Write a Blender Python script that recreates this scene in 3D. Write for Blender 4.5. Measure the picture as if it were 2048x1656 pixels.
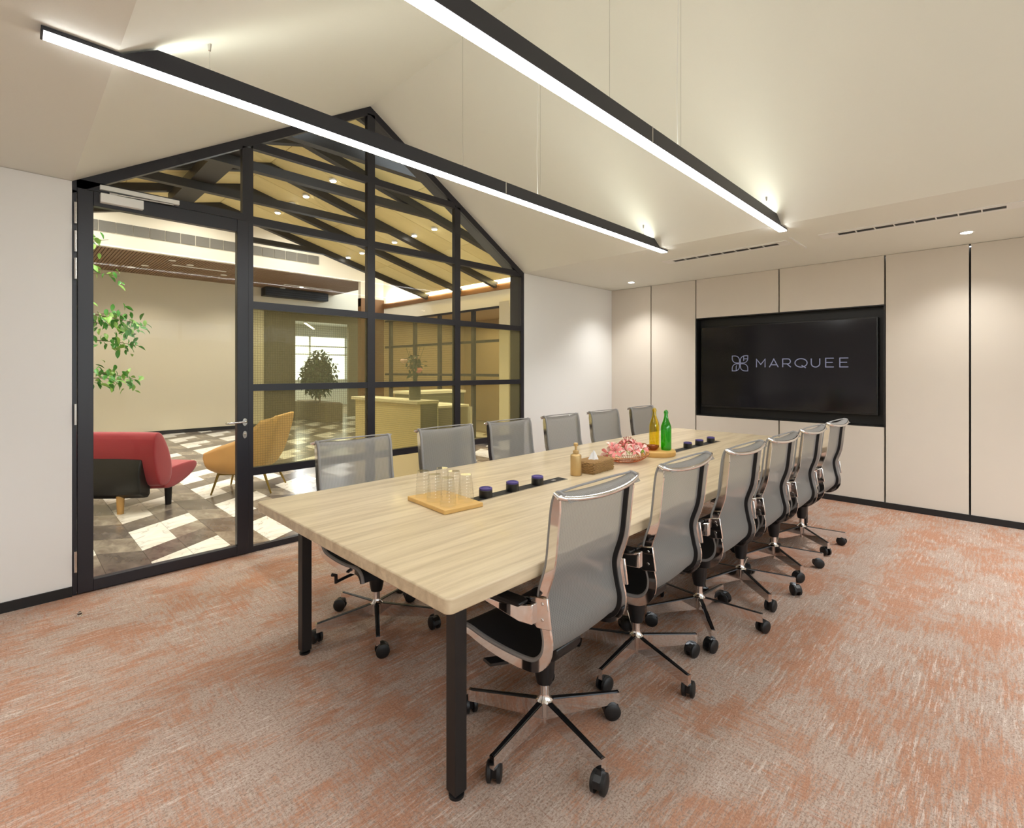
import bpy, math, random
from math import sin, cos, pi, radians as R, atan2, sqrt
from mathutils import Vector, Matrix
random.seed(7)
sc = bpy.context.scene
COL = sc.collection
for o in list(bpy.data.objects): bpy.data.objects.remove(o)

# ------------------------------------------------------------------ camera, world, light, exposure
YAW = 0.7771; FPX = 997.83; CH = 1.4
cd = bpy.data.cameras.new('camera'); cam = bpy.data.objects.new('camera', cd); COL.objects.link(cam)
cd.sensor_width = 36; cd.sensor_fit = 'HORIZONTAL'; cd.lens = FPX/2048*36
cd.shift_y = -(828-741.42)/2048
cam.location = (0, 0, CH); cam.rotation_euler = (pi/2, 0, YAW-pi/2)
cd.clip_start = 0.02; cd.clip_end = 200
sc.camera = cam
sc.cycles.transparent_max_bounces = 40
vs = sc.view_settings
vs.view_transform = 'Standard'; vs.look = 'None'; vs.gamma = 1; vs.use_curve_mapping = False
vs.exposure = 0.50
w = bpy.data.worlds.new('world'); sc.world = w; w.use_nodes = True
bg = w.node_tree.nodes['Background']; bg.inputs[0].default_value = (0.80, 0.90, 1.0, 1); bg.inputs[1].default_value = 3.0

def lamp(name, kind, loc, rot, power, color=(1, .98, .95), **kw):
    ld = bpy.data.lights.new(name, kind); lo = bpy.data.objects.new(name, ld); COL.objects.link(lo)
    lo.location = loc; lo.rotation_euler = rot; ld.energy = power; ld.color = color
    for k, v in kw.items(): setattr(ld, k, v)
    return lo
WARM = (1, .985, .95)
# daylight portals in the windows of the right-hand wall
for x, pw_ in ((0.2, 26), (2.3, 10), (4.4, 7)):
    p = lamp('daylight_window', 'AREA', (x, -2.42, 1.55), (R(90), 0, 0), pw_, (.93, .97, 1), shape='RECTANGLE', size=1.7, size_y=1.7)
# added fill spots at ceiling height to brighten the meeting room, no fixtures behind them
for x, y, pw_ in ((-1.1, 2.9, 60), (-.8, 1.2, 85), (-.7, -1.0, 85), (1.2, -1.6, 60), (4.9, -1.5, 85), (2.9, -1.6, 70), (4.85, .3, 75), (4.85, 3.0, 60)):
    lamp('downlight_and_fill_beam', 'SPOT', (x, y, 2.56), (0, 0, 0), pw_, (1, 1, .985), spot_size=R(104), spot_blend=.9, shadow_soft_size=.06)
# wall washing down-lights in front of the screen wall
for y, pw_ in ((3.53, 80), (.22, 50), (-1.6, 50)):
    lamp('downlight_and_fill_beam', 'SPOT', (5.82, y, 2.565), (0, 0, 0), pw_, WARM, spot_size=R(118), spot_blend=1.0, shadow_soft_size=.08)
# lobby spots in the boarded roof
for x, z, ys in ((3.0, 3.84, (4.9, 5.95, 7.05, 8.1, 9.3)), (4.47, 3.46, (5.0, 6.01, 7.09, 8.15, 8.66)), (1.2, 3.62, (4.9, 7.0, 9.0)), (-.3, 3.22, (5, 7, 9))):
    for y in ys:
        lamp('lobby_spot_beam', 'SPOT', (x, y, z), (0, 0, 0), 88, (1, .98, .92), spot_size=R(125), spot_blend=.8, shadow_soft_size=.05)
for x in (.5, 2.1, 3.8, 5.2):
    lamp('soffit_spot_beam', 'SPOT', (x, 12.1, 3.44), (0, 0, 0), 62, (1, .94, .82), spot_size=R(130), spot_blend=.8, shadow_soft_size=.05)
for xx, rr in ((6.30, 55), (-1.55, -55)):
    lamp('cove_glow', 'AREA', (xx, 7.4, 3.05), (0, R(180-rr*-1 if xx > 0 else 180-55), 0), 70, (1, .93, .74), shape='RECTANGLE', size=.10, size_y=6.0)
for xx in (.6, 2.4, 4.2):
    lamp('void_spot_beam', 'SPOT', (xx, 9.7, 4.55), (0, 0, 0), 90, (1, .96, .88), spot_size=R(150), spot_blend=.8, shadow_soft_size=.08)
lamp('office_beam', 'AREA', (6.8, 17, 2.7), (0, 0, 0), 190, (.95, .98, 1), shape='RECTANGLE', size=3, size_y=4)
lamp('side_room_beam', 'AREA', (8.0, 8.4, 2.7), (0, 0, 0), 70, (1, .88, .68), shape='RECTANGLE', size=2, size_y=4)

# ------------------------------------------------------------------ materials
def newmat(name):
    m = bpy.data.materials.new(name); m.use_nodes = True
    nt = m.node_tree; nt.nodes.clear()
    out = nt.nodes.new('ShaderNodeOutputMaterial')
    return m, nt, out
def N(nt, t, **kw):
    n = nt.nodes.new(t)
    for k, v in kw.items():
        if k in n.inputs.keys(): n.inputs[k].default_value = v
        else: setattr(n, k, v)
    return n
def srgb(r, g, b):
    f = lambda c: (c/255/12.92) if c/255 <= .04045 else ((c/255+.055)/1.055)**2.4
    return (f(r), f(g), f(b), 1)
def pbr(name, col, rough=.5, metal=0., spec=.5, noise=0., nscale=20., bump=0., bscale=200., coat=0., stretch=(1, 1, 1), sheen=0.):
    m, nt, out = newmat(name)
    b = N(nt, 'ShaderNodeBsdfPrincipled'); nt.links.new(b.outputs[0], out.inputs[0])
    b.inputs['Base Color'].default_value = col; b.inputs['Roughness'].default_value = rough
    b.inputs['Metallic'].default_value = metal; b.inputs['Specular IOR Level'].default_value = spec
    b.inputs['Coat Weight'].default_value = coat; b.inputs['Sheen Weight'].default_value = sheen
    if noise or bump:
        tc = N(nt, 'ShaderNodeTexCoord'); mp = N(nt, 'ShaderNodeMapping'); mp.inputs['Scale'].default_value = stretch
        nt.links.new(tc.outputs['Object'], mp.inputs[0])
    if noise:
        n = N(nt, 'ShaderNodeTexNoise'); n.inputs['Scale'].default_value = nscale; n.inputs['Detail'].default_value = 5
        nt.links.new(mp.outputs[0], n.inputs['Vector'])
        mr = N(nt, 'ShaderNodeMapRange'); mr.inputs['To Min'].default_value = 1-noise; mr.inputs['To Max'].default_value = 1+noise*.6
        nt.links.new(n.outputs[0], mr.inputs[0])
        mx = N(nt, 'ShaderNodeMix', data_type='RGBA', blend_type='MULTIPLY'); mx.inputs[0].default_value = 1
        mx.inputs[6].default_value = col
        cb = N(nt, 'ShaderNodeCombineColor')
        for i in range(3): nt.links.new(mr.outputs[0], cb.inputs[i])
        nt.links.new(cb.outputs[0], mx.inputs[7]); nt.links.new(mx.outputs[2], b.inputs['Base Color'])
    if bump:
        n2 = N(nt, 'ShaderNodeTexNoise'); n2.inputs['Scale'].default_value = bscale; n2.inputs['Detail'].default_value = 3
        nt.links.new(mp.outputs[0], n2.inputs['Vector'])
        bp = N(nt, 'ShaderNodeBump'); bp.inputs['Strength'].default_value = bump; bp.inputs['Distance'].default_value = .002
        nt.links.new(n2.outputs[0], bp.inputs['Height']); nt.links.new(bp.outputs[0], b.inputs['Normal'])
    return m
def emit(name, col, s):
    m, nt, out = newmat(name)
    e = N(nt, 'ShaderNodeEmission'); e.inputs[0].default_value = col; e.inputs[1].default_value = s
    nt.links.new(e.outputs[0], out.inputs[0]); return m
def glassy(name, tint, refl=.03, rough=.01, fres=1.45, grid=None, haze=0.):
    m, nt, out = newmat(name)
    t = N(nt, 'ShaderNodeBsdfTransparent'); t.inputs[0].default_value = tint
    g = N(nt, 'ShaderNodeBsdfGlossy'); g.inputs['Roughness'].default_value = rough; g.inputs[0].default_value = (1, 1, 1, 1)
    lw_ = N(nt, 'ShaderNodeLayerWeight'); lw_.inputs[0].default_value = .5
    pw_ = N(nt, 'ShaderNodeMath', operation='POWER'); pw_.inputs[1].default_value = 4.5; nt.links.new(lw_.outputs[1], pw_.inputs[0])
    f = N(nt, 'ShaderNodeMath', operation='MULTIPLY_ADD'); f.inputs[1].default_value = .85; f.inputs[2].default_value = refl*.16; nt.links.new(pw_.outputs[0], f.inputs[0])
    mx = N(nt, 'ShaderNodeMixShader')
    nt.links.new(f.outputs[0], mx.inputs[0]); nt.links.new(t.outputs[0], mx.inputs[1]); nt.links.new(g.outputs[0], mx.inputs[2])
    last = mx
    if grid:
        tc = N(nt, 'ShaderNodeTexCoord'); sp = N(nt, 'ShaderNodeSeparateXYZ'); nt.links.new(tc.outputs['Object'], sp.inputs[0])
        ms = []
        for ax in grid[1]:
            a = N(nt, 'ShaderNodeMath', operation='MULTIPLY'); a.inputs[1].default_value = 1/grid[0]
            nt.links.new(sp.outputs[ax], a.inputs[0])
            b = N(nt, 'ShaderNodeMath', operation='FRACT'); nt.links.new(a.outputs[0], b.inputs[0])
            c = N(nt, 'ShaderNodeMath', operation='LESS_THAN'); c.inputs[1].default_value = .16
            nt.links.new(b.outputs[0], c.inputs[0]); ms.append(c)
        if len(ms) == 2:
            d = N(nt, 'ShaderNodeMath', operation='MAXIMUM'); nt.links.new(ms[0].outputs[0], d.inputs[0]); nt.links.new(ms[1].outputs[0], d.inputs[1])
        else: d = ms[0]
        e = N(nt, 'ShaderNodeMath', operation='MULTIPLY'); e.inputs[1].default_value = .20; nt.links.new(d.outputs[0], e.inputs[0])
        df = N(nt, 'ShaderNodeBsdfDiffuse'); df.inputs[0].default_value = srgb(84, 76, 48)
        m2 = N(nt, 'ShaderNodeMixShader'); nt.links.new(e.outputs[0], m2.inputs[0])
        nt.links.new(mx.outputs[0], m2.inputs[1]); nt.links.new(df.outputs[0], m2.inputs[2]); last = m2
    if haze:
        dh = N(nt, 'ShaderNodeBsdfTranslucent'); dh.inputs[0].default_value = srgb(196, 190, 158)
        dd = N(nt, 'ShaderNodeBsdfDiffuse'); dd.inputs[0].default_value = srgb(186, 180, 148)
        ma = N(nt, 'ShaderNodeMixShader'); ma.inputs[0].default_value = .5; nt.links.new(dh.outputs[0], ma.inputs[1]); nt.links.new(dd.outputs[0], ma.inputs[2])
        mh = N(nt, 'ShaderNodeMixShader'); mh.inputs[0].default_value = haze; nt.links.new(last.outputs[0], mh.inputs[1]); nt.links.new(ma.outputs[0], mh.inputs[2]); last = mh
    nt.links.new(last.outputs[0], out.inputs[0]); return m

M = {}
M['wall'] = pbr('wall_paint', srgb(231, 230, 227), .6, bump=.06, bscale=90)
M['ceil'] = pbr('ceiling_paint', srgb(230, 231, 222), .7, noise=.015, nscale=300, bump=.12, bscale=140)
M['panel'] = pbr('wall_panel', srgb(214, 205, 192), .55, noise=.02, nscale=6)
M['black'] = pbr('black_metal', srgb(33, 33, 41), .38, spec=.5, noise=.05, nscale=8)
M['blackmat'] = pbr('black_matte', srgb(22, 21, 22), .6)
M['leg'] = pbr('black_powder_coat', srgb(22, 21, 22), .42, bump=.05, bscale=600)
M['chrome'] = pbr('chrome', (.82, .80, .80, 1), .07, metal=1)
M['steel'] = pbr('brushed_steel', (.62, .61, .60, 1), .22, metal=1)
M['white'] = pbr('white_enamel', srgb(232, 232, 228), .35)
M['plastic'] = pbr('black_plastic', srgb(20, 20, 22), .35)
M['rubber'] = pbr('black_rubber', srgb(16, 16, 17), .5)
M['purple'] = pbr('purple_plastic', srgb(74, 62, 128), .4)
M['screen'] = pbr('screen_glass', srgb(12, 12, 22), .12, spec=.5)
M['bezel'] = pbr('screen_bezel', srgb(20, 19, 20), .3)
M['niche'] = pbr('niche_lining', srgb(18, 17, 17), .45)
M['logo'] = emit('screen_print', srgb(160, 160, 182), .42)
M['led'] = emit('led_diffuser', (1, 1, .985, 1), 23.0)
M['led_up'] = emit('led_uplight', (1, 1, .86, 1), 5.0)
M['spot'] = emit('spot_disc', (1, .95, .85, 1), 22.0)
M['cove'] = emit('cove_strip', (1, .92, .72, 1), 3.0)
M['beam'] = pbr('roof_steel', srgb(40, 36, 33), .45, noise=.1, nscale=10)
M['roofpanel'] = pbr('pine_board', srgb(216, 198, 140), .55, noise=.10, nscale=5, stretch=(.4, 3, 3))
M['roofpanel2'] = pbr('pine_board_light', srgb(222, 206, 150), .55, noise=.10, nscale=5, stretch=(.4, 3, 3))
M['fascia'] = pbr('walnut_fascia', srgb(112, 76, 44), .5, noise=.2, nscale=12, stretch=(6, 6, .6))
M['slat'] = pbr('walnut_slat', srgb(136, 106, 78), .55, noise=.15, nscale=10)
M['lobbywall'] = pbr('lobby_paint', srgb(200, 190, 166), .6)
M['lobbywhite'] = pbr('lobby_white', srgb(222, 214, 196), .6)
M['grille'] = pbr('grille_mesh', srgb(108, 104, 96), .7)
M['darkwall'] = pbr('lobby_dark_panel', srgb(112, 100, 74), .6, noise=.08, nscale=4)
M['officewall'] = pbr('office_wall', srgb(205, 208, 206), .6)
M['brownwall'] = pbr('side_room_wall', srgb(182, 162, 128), .6)
M['glass'] = glassy('clear_glass', (.97, .97, .95, 1))
M['amberglass'] = glassy('amber_film_glass', (.84, .82, .66, 1), grid=(.0187, (0, 2)), haze=.13)
M['amberglass2'] = glassy('amber_reeded_glass', (.84, .82, .65, 1), grid=(.0187, (2,)), haze=.13)
M['amberglass3'] = glassy('amber_plain_glass', (.82, .79, .62, 1), haze=.12)
M['tumbler'] = glassy('tumbler_glass', (.93, .925, .90, 1), refl=.55, rough=.03)
M['greenglass'] = glassy('green_glass', (.30, .80, .16, 1), refl=.4, rough=.03)
M['yellowglass'] = glassy('amber_bottle_glass', (.96, .88, .32, 1), refl=.4, rough=.03)
M['pinkglass'] = glassy('rose_glass', (.95, .66, .45, 1), refl=.4, rough=.03)
M['brownglass'] = glassy('brown_glass', (.66, .36, .16, 1), refl=.4, rough=.03)
M['brass'] = pbr('brass_ribbed', srgb(204, 172, 118), .35, metal=.45, noise=.15, nscale=30, stretch=(4, 4, .5))
M['traywood'] = pbr('pine_tray', srgb(226, 184, 112), .45, noise=.18, nscale=9, stretch=(1, 5, 5))
M['slabwood'] = pbr('round_wood_slab', srgb(216, 172, 100), .5, noise=.2, nscale=14)
M['wicker'] = pbr('wicker', srgb(172, 136, 88), .65, noise=.35, nscale=60)
M['tissue'] = pbr('tissue', srgb(240, 240, 240), .8)
M['lily'] = pbr('lily_petal', srgb(240, 146, 142), .5, noise=.45, nscale=38)
M['lilypale'] = pbr('lily_petal_pale', srgb(246, 206, 196), .5, noise=.25, nscale=30)
M['stamen'] = pbr('stamen', srgb(150, 40, 50), .6)
M['bud'] = pbr('green_bud', srgb(150, 190, 70), .5)
M['copper'] = pbr('copper_wire', srgb(200, 132, 92), .25, metal=.9)
M['seatmesh'] = pbr('seat_fabric', srgb(24, 25, 30), .75, bump=.3, bscale=900)
M['lip'] = pbr('edge_piping', srgb(140, 138, 137), .6, bump=.5, bscale=500)
M['red'] = pbr('red_fabric', srgb(140, 10, 26), .75, noise=.10, nscale=8, bump=.3, bscale=260, sheen=.3)
M['blackleather'] = pbr('black_leather', srgb(18, 19, 19), .35)
M['paleleg'] = pbr('pale_wood_leg', srgb(206, 160, 96), .5, noise=.1, nscale=20)
M['tan'] = pbr('tan_shell', srgb(204, 158, 96), .55, noise=.06, nscale=14, bump=.2, bscale=300)
M['brassleg'] = pbr('brass_leg', srgb(140, 118, 60), .35, metal=.7)
M['desk'] = pbr('desk_front', srgb(222, 205, 160), .5)
M['desktop'] = pbr('desk_top', srgb(240, 232, 208), .3)
M['deskend'] = pbr('desk_end', srgb(112, 108, 80), .5)
M['vase'] = pbr('grey_vase', srgb(92, 92, 74), .45)
M['leaf'] = pbr('leaf', srgb(74, 140, 48), .42, noise=.3, nscale=12)
M['leaf2'] = pbr('leaf_light', srgb(140, 184, 84), .42, noise=.25, nscale=12)
M['darkleaf'] = pbr('dark_leaf', srgb(66, 88, 58), .6, noise=.3, nscale=10)
M['bark'] = pbr('bark', srgb(110, 90, 66), .8, noise=.3, nscale=30)
M['pot'] = pbr('plant_pot', srgb(70, 68, 64), .5)
M['lawn'] = pbr('lawn', srgb(86, 124, 52), .9, noise=.3, nscale=6)
M['tileW'] = None

def streaked(name, c1, c2, scale, stretch, rough=.35, vein=None, ramp=(.35, .65), coat=0.):
    m, nt, out = newmat(name)
    b = N(nt, 'ShaderNodeBsdfPrincipled'); nt.links.new(b.outputs[0], out.inputs[0])
    b.inputs['Roughness'].default_value = rough; b.inputs['Coat Weight'].default_value = coat
    tc = N(nt, 'ShaderNodeTexCoord'); mp = N(nt, 'ShaderNodeMapping'); mp.inputs['Scale'].default_value = stretch
    nt.links.new(tc.outputs['Object'], mp.inputs[0])
    n = N(nt, 'ShaderNodeTexNoise'); n.inputs['Scale'].default_value = scale; n.inputs['Detail'].default_value = 8; n.inputs['Roughness'].default_value = .6
    n.inputs['Distortion'].default_value = .6
    nt.links.new(mp.outputs[0], n.inputs['Vector'])
    r = N(nt, 'ShaderNodeValToRGB'); r.color_ramp.elements[0].position = ramp[0]; r.color_ramp.elements[1].position = ramp[1]
    r.color_ramp.elements[0].color = c1; r.color_ramp.elements[1].color = c2
    nt.links.new(n.outputs[0], r.inputs[0]); src = r.outputs[0]
    if vein:
        v = N(nt, 'ShaderNodeTexNoise'); v.inputs['Scale'].default_value = 3.2; v.inputs['Detail'].default_value = 6; v.inputs['Distortion'].default_value = 1.6
        nt.links.new(tc.outputs['Object'], v.inputs['Vector'])
        a = N(nt, 'ShaderNodeMath', operation='SUBTRACT'); a.inputs[1].default_value = .5; nt.links.new(v.outputs[0], a.inputs[0])
        ab = N(nt, 'ShaderNodeMath', operation='ABSOLUTE'); nt.links.new(a.outputs[0], ab.inputs[0])
        mr = N(nt, 'ShaderNodeMapRange'); mr.inputs['From Max'].default_value = .02; mr.inputs['To Min'].default_value = .65; mr.inputs['To Max'].default_value = 0
        nt.links.new(ab.outputs[0], mr.inputs[0])
        mx = N(nt, 'ShaderNodeMix', data_type='RGBA'); nt.links.new(mr.outputs[0], mx.inputs[0]); nt.links.new(src, mx.inputs[6]); mx.inputs[7].default_value = vein
        src = mx.outputs[2]
    nt.links.new(src, b.inputs['Base Color']); return m
M['tableoak'] = streaked('pale_oak', srgb(188, 168, 136), srgb(216, 199, 168), 3.4, (.42, 6, 6), rough=.33, ramp=(.34, .60), coat=.08)
M['tileW'] = streaked('white_marble_tile', srgb(216, 210, 198), srgb(240, 236, 228), 3, (1, 1, 1), rough=.16, vein=srgb(150, 144, 134))
M['tileG'] = streaked('grey_wood_tile', srgb(112, 101, 90), srgb(156, 145, 130), 4, (2.5, 1.2, 1), rough=.2)
M['tileD'] = streaked('dark_wood_tile', srgb(84, 76, 70), srgb(116, 106, 98), 4, (2.5, 1.2, 1), rough=.2)
M['grout'] = pbr('grout', srgb(132, 122, 108), .8)

def chair_mesh_mat():
    m, nt, out = newmat('grey_chair_mesh')
    b = N(nt, 'ShaderNodeBsdfPrincipled'); b.inputs['Base Color'].default_value = srgb(140, 138, 135); b.inputs['Roughness'].default_value = .55
    t = N(nt, 'ShaderNodeBsdfTransparent')
    tr = N(nt, 'ShaderNodeBsdfTranslucent'); tr.inputs[0].default_value = srgb(160, 158, 156)
    m0 = N(nt, 'ShaderNodeMixShader'); m0.inputs[0].default_value = .18
    nt.links.new(b.outputs[0], m0.inputs[1]); nt.links.new(tr.outputs[0], m0.inputs[2])
    uv = N(nt, 'ShaderNodeUVMap'); mp = N(nt, 'ShaderNodeMapping'); nt.links.new(uv.outputs[0], mp.inputs[0])
    w1 = N(nt, 'ShaderNodeTexWave', wave_type='BANDS', bands_direction='Y'); w1.inputs['Scale'].default_value = 62; w1.inputs['Distortion'].default_value = 0
    w2 = N(nt, 'ShaderNodeTexWave', wave_type='BANDS', bands_direction='X'); w2.inputs['Scale'].default_value = 36; w2.inputs['Distortion'].default_value = 0
    nt.links.new(mp.outputs[0], w1.inputs[0]); nt.links.new(mp.outputs[0], w2.inputs[0])
    mu = N(nt, 'ShaderNodeMath', operation='MULTIPLY'); nt.links.new(w1.outputs[1], mu.inputs[0]); nt.links.new(w2.outputs[1], mu.inputs[1])
    ad = N(nt, 'ShaderNodeMath', operation='MULTIPLY_ADD'); ad.inputs[1].default_value = .38; ad.inputs[2].default_value = .09
    nt.links.new(mu.outputs[0], ad.inputs[0])
    mx = N(nt, 'ShaderNodeMixShader'); nt.links.new(ad.outputs[0], mx.inputs[0])
    nt.links.new(m0.outputs[0], mx.inputs[1]); nt.links.new(t.outputs[0], mx.inputs[2]); nt.links.new(mx.outputs[0], out.inputs[0])
    return m
M['mesh'] = chair_mesh_mat()

def carpet_mat():
    m, nt, out = newmat('woven_carpet')
    L = nt.links.new
    b = N(nt, 'ShaderNodeBsdfPrincipled'); b.inputs['Roughness'].default_value = .95; b.inputs['Specular IOR Level'].default_value = .1
    L(b.outputs[0], out.inputs[0])
    tc = N(nt, 'ShaderNodeTexCoord')
    def noise(scale, st, detail=4, rough=.55, off=(0, 0, 0), dist=0.):
        mp = N(nt, 'ShaderNodeMapping'); mp.inputs['Scale'].default_value = st; mp.inputs['Location'].default_value = off
        L(tc.outputs['Object'], mp.inputs[0])
        n = N(nt, 'ShaderNodeTexNoise'); n.inputs['Scale'].default_value = scale; n.inputs['Detail'].default_value = detail; n.inputs['Roughness'].default_value = rough
        n.inputs['Distortion'].default_value = dist
        L(mp.outputs[0], n.inputs['Vector']); return n.outputs[0]
    def rng(s, a, c, lo=0., hi=1.):
        r = N(nt, 'ShaderNodeMapRange'); r.inputs['From Min'].default_value = a; r.inputs['From Max'].default_value = c
        r.inputs['To Min'].default_value = lo; r.inputs['To Max'].default_value = hi; L(s, r.inputs[0]); return r.outputs[0]
    def math_(op, a, c):
        n = N(nt, 'ShaderNodeMath', operation=op)
        for i, s in enumerate((a, c)):
            if isinstance(s, (int, float)): n.inputs[i].default_value = s
            else: L(s, n.inputs[i])
        n.use_clamp = op in ('ADD', 'MULTIPLY', 'SUBTRACT')
        return n.outputs[0]
    def mixc(f, a, c):
        n = N(nt, 'ShaderNodeMix', data_type='RGBA'); L(f, n.inputs[0])
        for i, s in ((6, a), (7, c)):
            if isinstance(s, tuple): n.inputs[i].default_value = s
            else: L(s, n.inputs[i])
        return n.outputs[2]
    patch = noise(2.3, (1, 1.5, 1), 6, .66, dist=.4)
    sx = noise(7.0, (1, 9, 1), 6, .75); sy = noise(7.0, (9, 1, 1), 6, .75, (3, 1, 0))
    sel = rng(noise(.6, (1, 1, 1), 3, .5, (5, 2, 0)), .52, .60, .08, .8)
    st = N(nt, 'ShaderNodeMix'); L(sel, st.inputs[0]); L(sx, st.inputs[2]); L(sy, st.inputs[3]); st = st.outputs[0]
    fx = noise(26, (.5, 5, 1), 4, .8, (2, 2, 0)); fy = noise(26, (5, .5, 1), 4, .8, (7, 3, 0))
    weave = math_('MULTIPLY', math_('ADD', fx, fy), .5)
    grain = noise(150, (.7, 1, 1), 3, .8)
    k = math_('ADD', math_('MULTIPLY', patch, .40), math_('MULTIPLY', st, .42))
    k = math_('ADD', k, math_('MULTIPLY', weave, .24)); k = math_('ADD', k, math_('MULTIPLY', grain, .24))
    rust = rng(k, .632, .682)
    base = mixc(rng(math_('MULTIPLY', math_('ADD', weave, grain), .5), .44, .56), srgb(150, 126, 112), srgb(218, 201, 188))
    rustc = mixc(rng(grain, .3, .68), srgb(156, 110, 88), srgb(194, 150, 124))
    col = mixc(rust, base, rustc)
    pale = rng(math_('ADD', math_('MULTIPLY', noise(6.5, (.9, 11, 1), 6, .78, (9, 4, 0)), .8), math_('MULTIPLY', grain, .2)), .53, .60, 0, .8)
    pale = math_('MULTIPLY', pale, rng(noise(2.1, (1, 1, 1), 4, .6, (4, 9, 0)), .42, .58, .15, 1))
    col = mixc(pale, col, srgb(216, 202, 192))
    hatch = rng(noise(12, (7, .55, 1), 5, .8, (6, 1, 0)), .55, .62, 0, .6); hatch = math_('MULTIPLY', hatch, rng(noise(1.3, (1, 1, 1), 3, .6, (8, 5, 0)), .46, .6))
    col = mixc(hatch, col, srgb(182, 122, 94))
    dk = rng(fy, .56, .66, 0, .55); col = mixc(dk, col, srgb(140, 96, 78))
    dk2 = rng(noise(34, (.45, 5, 1), 4, .8, (1, 7, 0)), .57, .66, 0, .6); col = mixc(dk2, col, srgb(130, 94, 78))
    L(col, b.inputs['Base Color'])
    bp = N(nt, 'ShaderNodeBump'); bp.inputs['Strength'].default_value = .5; bp.inputs['Distance'].default_value = .004
    L(noise(260, (1, 1, 1), 2, .6), bp.inputs['Height']); L(bp.outputs[0], b.inputs['Normal'])
    return m
M['carpet'] = carpet_mat()

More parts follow.
